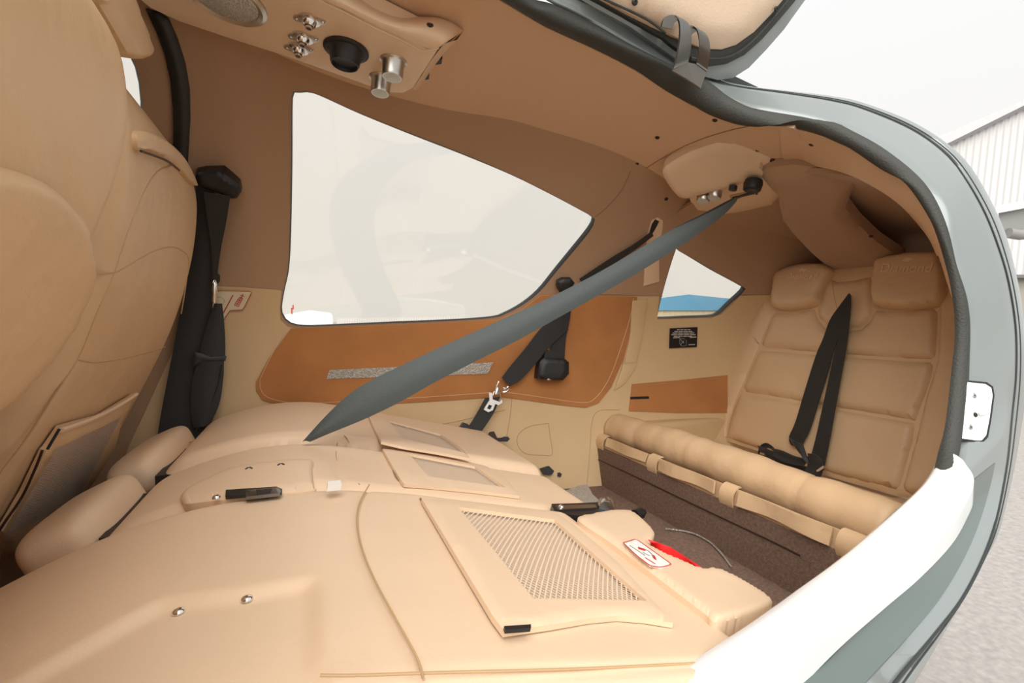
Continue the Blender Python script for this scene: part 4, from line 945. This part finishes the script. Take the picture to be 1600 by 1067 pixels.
# third row belts
tb = thing('rear_harness', 'two black straps hanging in a V down the middle of the back seat', 'seat belt', hit([(1325, 460)], Fthird, .03)[0])
ribpx('strap', [(1326, 459), (1312, 478), (1297, 500), (1286, 530), (1275, 556), (1258, 610), (1243, 660), (1233, 683), (1236, 695)], [(1329, 463), (1322, 490), (1313, 520), (1302, 550), (1294, 580), (1280, 625), (1266, 670), (1256, 690), (1252, 702)], Fthird, .028, M['web'], tb)
ribpx('strap', [(1327, 458), (1322, 490), (1312, 520), (1300, 570), (1288, 625), (1276, 680), (1267, 715)], [(1330, 462), (1328, 495), (1322, 545), (1314, 590), (1305, 640), (1296, 690), (1287, 735)], Fthird, .034, M['web'], tb)
lbx = thing('rear_lap_belt', 'loose tangle of black lap belt on the back seat cushion', 'seat belt', on(1235, 720, X=1.24))
def Fx(x, y, z): return 1.24-x
ribpx('belt_coil', [(1184, 712), (1187, 698), (1196, 692), (1205, 696), (1210, 702)], [(1188, 716), (1192, 706), (1200, 700), (1207, 703), (1212, 708)], Fx, .0, M['web'], lbx, cup=.004)
ribpx('belt_coil', [(1184, 696), (1205, 704), (1225, 712), (1245, 722), (1262, 730)], [(1184, 716), (1200, 722), (1220, 730), (1240, 738), (1262, 744)], Fx, .012, M['web'], lbx, cup=.008)
ribpx('belt_coil', [(1205, 700), (1222, 704), (1240, 712), (1256, 716)], [(1208, 712), (1225, 722), (1242, 726), (1256, 728)], Fx, .024, M['web'], lbx, cup=.008)
ribpx('belt_coil', [(1233, 683), (1244, 700), (1258, 712), (1272, 712)], [(1254, 694), (1262, 716), (1270, 736), (1280, 746)], Fx, .030, M['web'], lbx, cup=.006)
ribpx('belt_coil', [(1262, 708), (1274, 710), (1284, 718)], [(1258, 736), (1270, 742), (1281, 748)], Fx, .036, M['web'], lbx, cup=.008)
tube('belt_tip', [on(1189, 708, X=1.225), on(1196, 710, X=1.222)], .004, M['metal'], lbx)
tube('buckle_pin', [on(1277, 736, X=1.20), on(1287, 729, X=1.20)], .003, M['chrome'], lbx)
fg = mk('first_aid_label', *hexa([(1297, 424), (1320, 424), (1322, 434), (1298, 433)], None, -.004, .002, Fthird), M['stickercream'], None, smooth=False, label='small pale placard with a dark red cross behind the back seat', cat='placard')
for q in ([(1303, 427), (1313, 427), (1313, 429), (1303, 429)], [(1306, 425), (1309, 425), (1309, 432), (1306, 432)]): patch('cross', q, Fthird, -.003, .001, M['redink'], fg, res=3)

# ================================================================ LABELS AND SMALL THINGS
pl = patch('placard', [(1047, 513), (1090, 511), (1089, 542), (1046, 544)], Fwall, .011, .002, M['placard'], None, res=6, label='black printed placard on the side wall below the small rear window', cat='placard')
for k, (x0, x1) in enumerate([(1058, 1080), (1054, 1083), (1051, 1086), (1049, 1088), (1053, 1082)]):
    y = 514.5+k*2.6
    for j in range(4):
        a = x0+(x1-x0)*j/4; b = a+(x1-x0)/4-1.2; patch('print_line', [(a, y), (b, y-.05), (b, y+1.1), (a, y+1.15)], Fwall, .0118, .0006, M['placardtext'], pl, res=6)
for q in ([(1052, 527), (1062, 526.6), (1062, 528), (1052, 528.4)], [(1078, 526), (1088, 525.8), (1088, 527.2), (1078, 527.6)], [(1076, 538), (1086, 537.6), (1086, 538.8), (1076, 539.2)]): patch('print_line', q, Fwall, .0118, .0006, M['placardtext'], pl, res=6)
seam('print_symbol', [(1063, 530), (1070, 538), (1067, 534), (1071, 529), (1063, 539)], Fwall, .0118, .0006, M['placardtext'], pl, sm=False)
seam('print_symbol', [(1062, 529), (1073, 529), (1072, 540), (1062, 541), (1062, 529)], Fwall, .0118, .0004, M['placardtext'], pl, sm=False)
sg = patch('exit_sticker', [(333, 455), (394, 455), (380, 484), (359, 485), (344, 510), (322, 545), (318, 540), (330, 500)], Fwall, .0105, .0015, M['stickercream'], None, res=7, label='cream sticker with red border and red characters on the far pillar below the roof line', cat='sticker')
seam('red_border', [(333, 454.5), (394, 455), (380, 484), (359, 485), (346, 506), (326, 538)], Fwall, .0112, .0008, M['redink'], sg, sm=False)
seam('red_line', [(364, 461), (354, 480), (345, 496), (336, 512)], Fwall, .0112, .0012, M['redink'], sg, sm=False)
# three red characters, written along the slant
def glyph(cx, cy, s, strokes):
    for a, b in strokes:
        r = lambda p: (cx+s*(p[0]*.85+p[1]*-.45), cy+s*(p[0]*.45*.6+p[1]*.85))
        seam('red_character', [r(a), r(b)], Fwall, .0112, .0008, M['redink'], sg, sm=False)
glyph(378, 463, 4, [((-1, -.3), (1, -.3)), ((0, -1), (0, .2)), ((0, .2), (-.9, 1)), ((0, .2), (.9, 1))])
glyph(374.5, 469, 4, [((-.8, -.9), (.8, -.9)), ((-.8, -.9), (-.8, .9)), ((.8, -.9), (.8, .9)), ((-.8, 0), (.8, 0)), ((-.8, .9), (.8, .9)), ((0, -.9), (0, .9))])
glyph(371, 475, 4, [((-.9, -.9), (.9, -.9)), ((-.9, -.9), (-.9, .9)), ((.9, -.9), (.9, .9)), ((-.9, .9), (.9, .9)), ((-.5, 0), (.5, 0)), ((0, -.6), (0, .6))])
seam('outline_drawing', [(338, 464), (348, 465), (351, 472), (345, 478), (338, 473), (338, 464)], Fwall, .0112, .0005, M['ink'], sg)
# seat hinge bits on the wall
hb = patch('floor_bracket', [(845, 732), (858, 728), (866, 736), (862, 742), (850, 741)], Fwall, .02, .014, M['black'], None, res=4, label='small black bracket on the far wall at the end of the folded seats', cat='bracket')
hb2 = patch('wall_plug', [(872, 739), (875, 738), (878, 741), (876, 745), (872, 744)], Fwall, .012, .008, M['screw'], None, res=3, label='round dark plug in the far wall beside the small black bracket', cat='plug')
# step ledge grey between folded seat and riser
lg = struct(patch('trim_7', [(880, 768), (905, 758), (918, 757), (926, 772), (955, 800), (930, 812), (905, 795)], lambda x, y, z: z+.47, 0, .03, M['grille'], None, res=8))
# latch plate on the body ring
c0i = [(1512, 597), (1540, 600), (1549, 606), (1551, 618), (1546, 655), (1541, 680), (1534, 688), (1525, 688), (1497, 684), (1503, 640)]
def Fring(x, y, z):   # plane through the flange there
    return (n0[0]*(x-q0[0])+n0[1]*(y-q0[1])+n0[2]*(z-q0[2]))
ii = np.argmin(np.abs(cb[:, 2]-on(1505, 640, Y=.488)[2])+(np.arange(220) < 100)*9); q0 = m1[ii]
n0 = np.cross(m3[ii]-m1[ii], cb[ii+4]-cb[ii-4]); n0 /= np.linalg.norm(n0); n0 *= -np.sign(n0@q0)
lt = patch('latch_plate', c0i, Fring, .012, .010, M['white'], None, res=5, sm=False, label='white latch plate with two screws on the grey door frame', cat='latch plate')
patch('plate_gasket', [(1511, 594), (1542, 597), (1552, 604), (1554, 618), (1549, 656), (1544, 683), (1536, 691), (1525, 691), (1495, 687), (1502, 640)], Fring, .0105, .009, M['black'], lt, res=5)
for p in [(1522, 618), (1516, 667)]:
    c = hit([p], Fring, .0122)[0]; s_ = lathe('screw', c, n0, [(.0042, 0), (.0042, .0006), (.0036, .001), (.0001, .001)], M['metal'], lt, seg=24, ref=(0, 0, 1))
    lathe('screw_socket', c+n0*.001, n0, [(.0015, 0), (.0001, .0003)], M['black'], s_, seg=6, ref=(0, 0, 1))
c = hit([(1524, 648)], Fring, .012)[0]; lathe('striker_hole', c, n0, [(.0040, 0), (.0034, .001), (.0001, .0012)], M['black'], lt, seg=20, ref=(0, 0, 1))
c2 = hit([(1530, 646)], Fring, .012)[0]; lathe('striker', c2, n0+rgt*.8, [(.0042, 0), (.0035, .006), (.0020, .012), (.0001, .013)], M['white'], lt, seg=20, ref=(0, 0, 1))

# ================================================================ OUTSIDE
struct(mk('ground', [(-150, -60, -1.5), (150, -60, -1.5), (150, 220, -1.5), (-150, 220, -1.5)], [(0, 1, 2, 3)], M['concrete'], smooth=False))
def prism(px, dist, depth, m, name, parent=None, **kw):   # upright outline at a real distance, with real depth behind it
    d = np.array([fwd[0], fwd[1], 0]); d /= np.linalg.norm(d); A = np.array([rays([p])[0]*dist for p in px]); B = A+d*depth; n = len(px)
    return mk(name, np.concatenate([A, B]), [tuple(range(n)), tuple(range(2*n-1, n-1, -1))]+[(i, (i+1) % n, n+(i+1) % n, n+i) for i in range(n)], m, parent, smooth=False, **kw)
hg = thing('hangar', 'tall white clad hangar with a sloping roof edge at the right', 'hangar', (30, 13, -1.5))
HD = 28.0; gy = 533.5-36+1.5*800/HD
prism([(1485, 222), (1760, 88), (1760, 431), (1485, 431)], HD, 20, M['hangar'], 'cladding', hg)
prism([(1478, 226), (1760, 86), (1760, 92), (1478, 231)], HD-.3, .3, M['hangardark'], 'roof_edge', hg)
prism([(1485, 431), (1760, 431), (1760, gy), (1485, gy)], HD+.3, 18, M['hangarband'], 'lower_band', hg)
prism([(1485, 429), (1760, 429), (1760, 434), (1485, 434)], HD-.2, .4, M['hangardark'], 'band_trim', hg)
tp = thing('parked_aircraft', 'grey underside of a white aircraft wing in front of the white hangar', 'aircraft', (6, 2.5, 0))
V, Fc = loftm([np.array([on(x, y, T=t) for x, y in ((1556, 322), (1640, 306), (1640, 316), (1556, 333))]) for t in (7.0, 9.5)], closed=True); Fc += [(3, 2, 1, 0), (4, 5, 6, 7)]
mk('wing', V, Fc, M['offwhite'], tp, smooth=False)
V, Fc = loftm([np.array([on(x, y, T=t) for x, y in ((1560, 333), (1640, 318), (1640, 356), (1563, 364))]) for t in (7.1, 9.4)], closed=True); Fc += [(3, 2, 1, 0), (4, 5, 6, 7)]
mk('flap', V, Fc, M['ink'], tp, smooth=False)
mk('flap_fairing', *tubemesh([on(1575, 364, T=7.05), on(1592, 367, T=7.05), on(1640, 362, T=7.05)], .07, 12), M['ink'], tp)
bh = thing('hangar', 'distant blue hangar with a low beige base seen through the small rear window', 'hangar', (38, 70, -1.5))
prism([(1020, 467), (1076, 460), (1175, 470), (1175, 485), (1020, 485)], 62, 30, M['blue'], 'blue_cladding', bh)
prism([(1020, 485), (1175, 485), (1175, 513), (1020, 513)], 62.2, 29, M['beige'], 'base_wall', bh)
pa_ = thing('parked_aircraft', 'pale nose of a parked aircraft low behind the big side window', 'aircraft', (0, 12, -1))
V, Fc = lathem(on(470, 505, T=12)+np.array([-.3, 0, -.15]), (1, 0, 0), [(.02, -.6), (.2, -.4), (.36, 0), (.46, .5), (.40, .95), (.36, 1.0)], 24, ref=(0, 1, 0)); mk('fuselage', V, Fc, M['offwhite'], pa_)
mk('propeller', *join(box(on(456, 486, T=11.5), (.03, .03, .14)), box(on(458, 480, T=11.5), (.03, .03, .1))), M['redink'], pa_, smooth=False)
prism([(526, 497), (850, 494), (850, 505), (526, 507)], 80, 6, M['hangar'], 'airfield_fence', None, label='low pale building line on the horizon behind the big side window', cat='building')
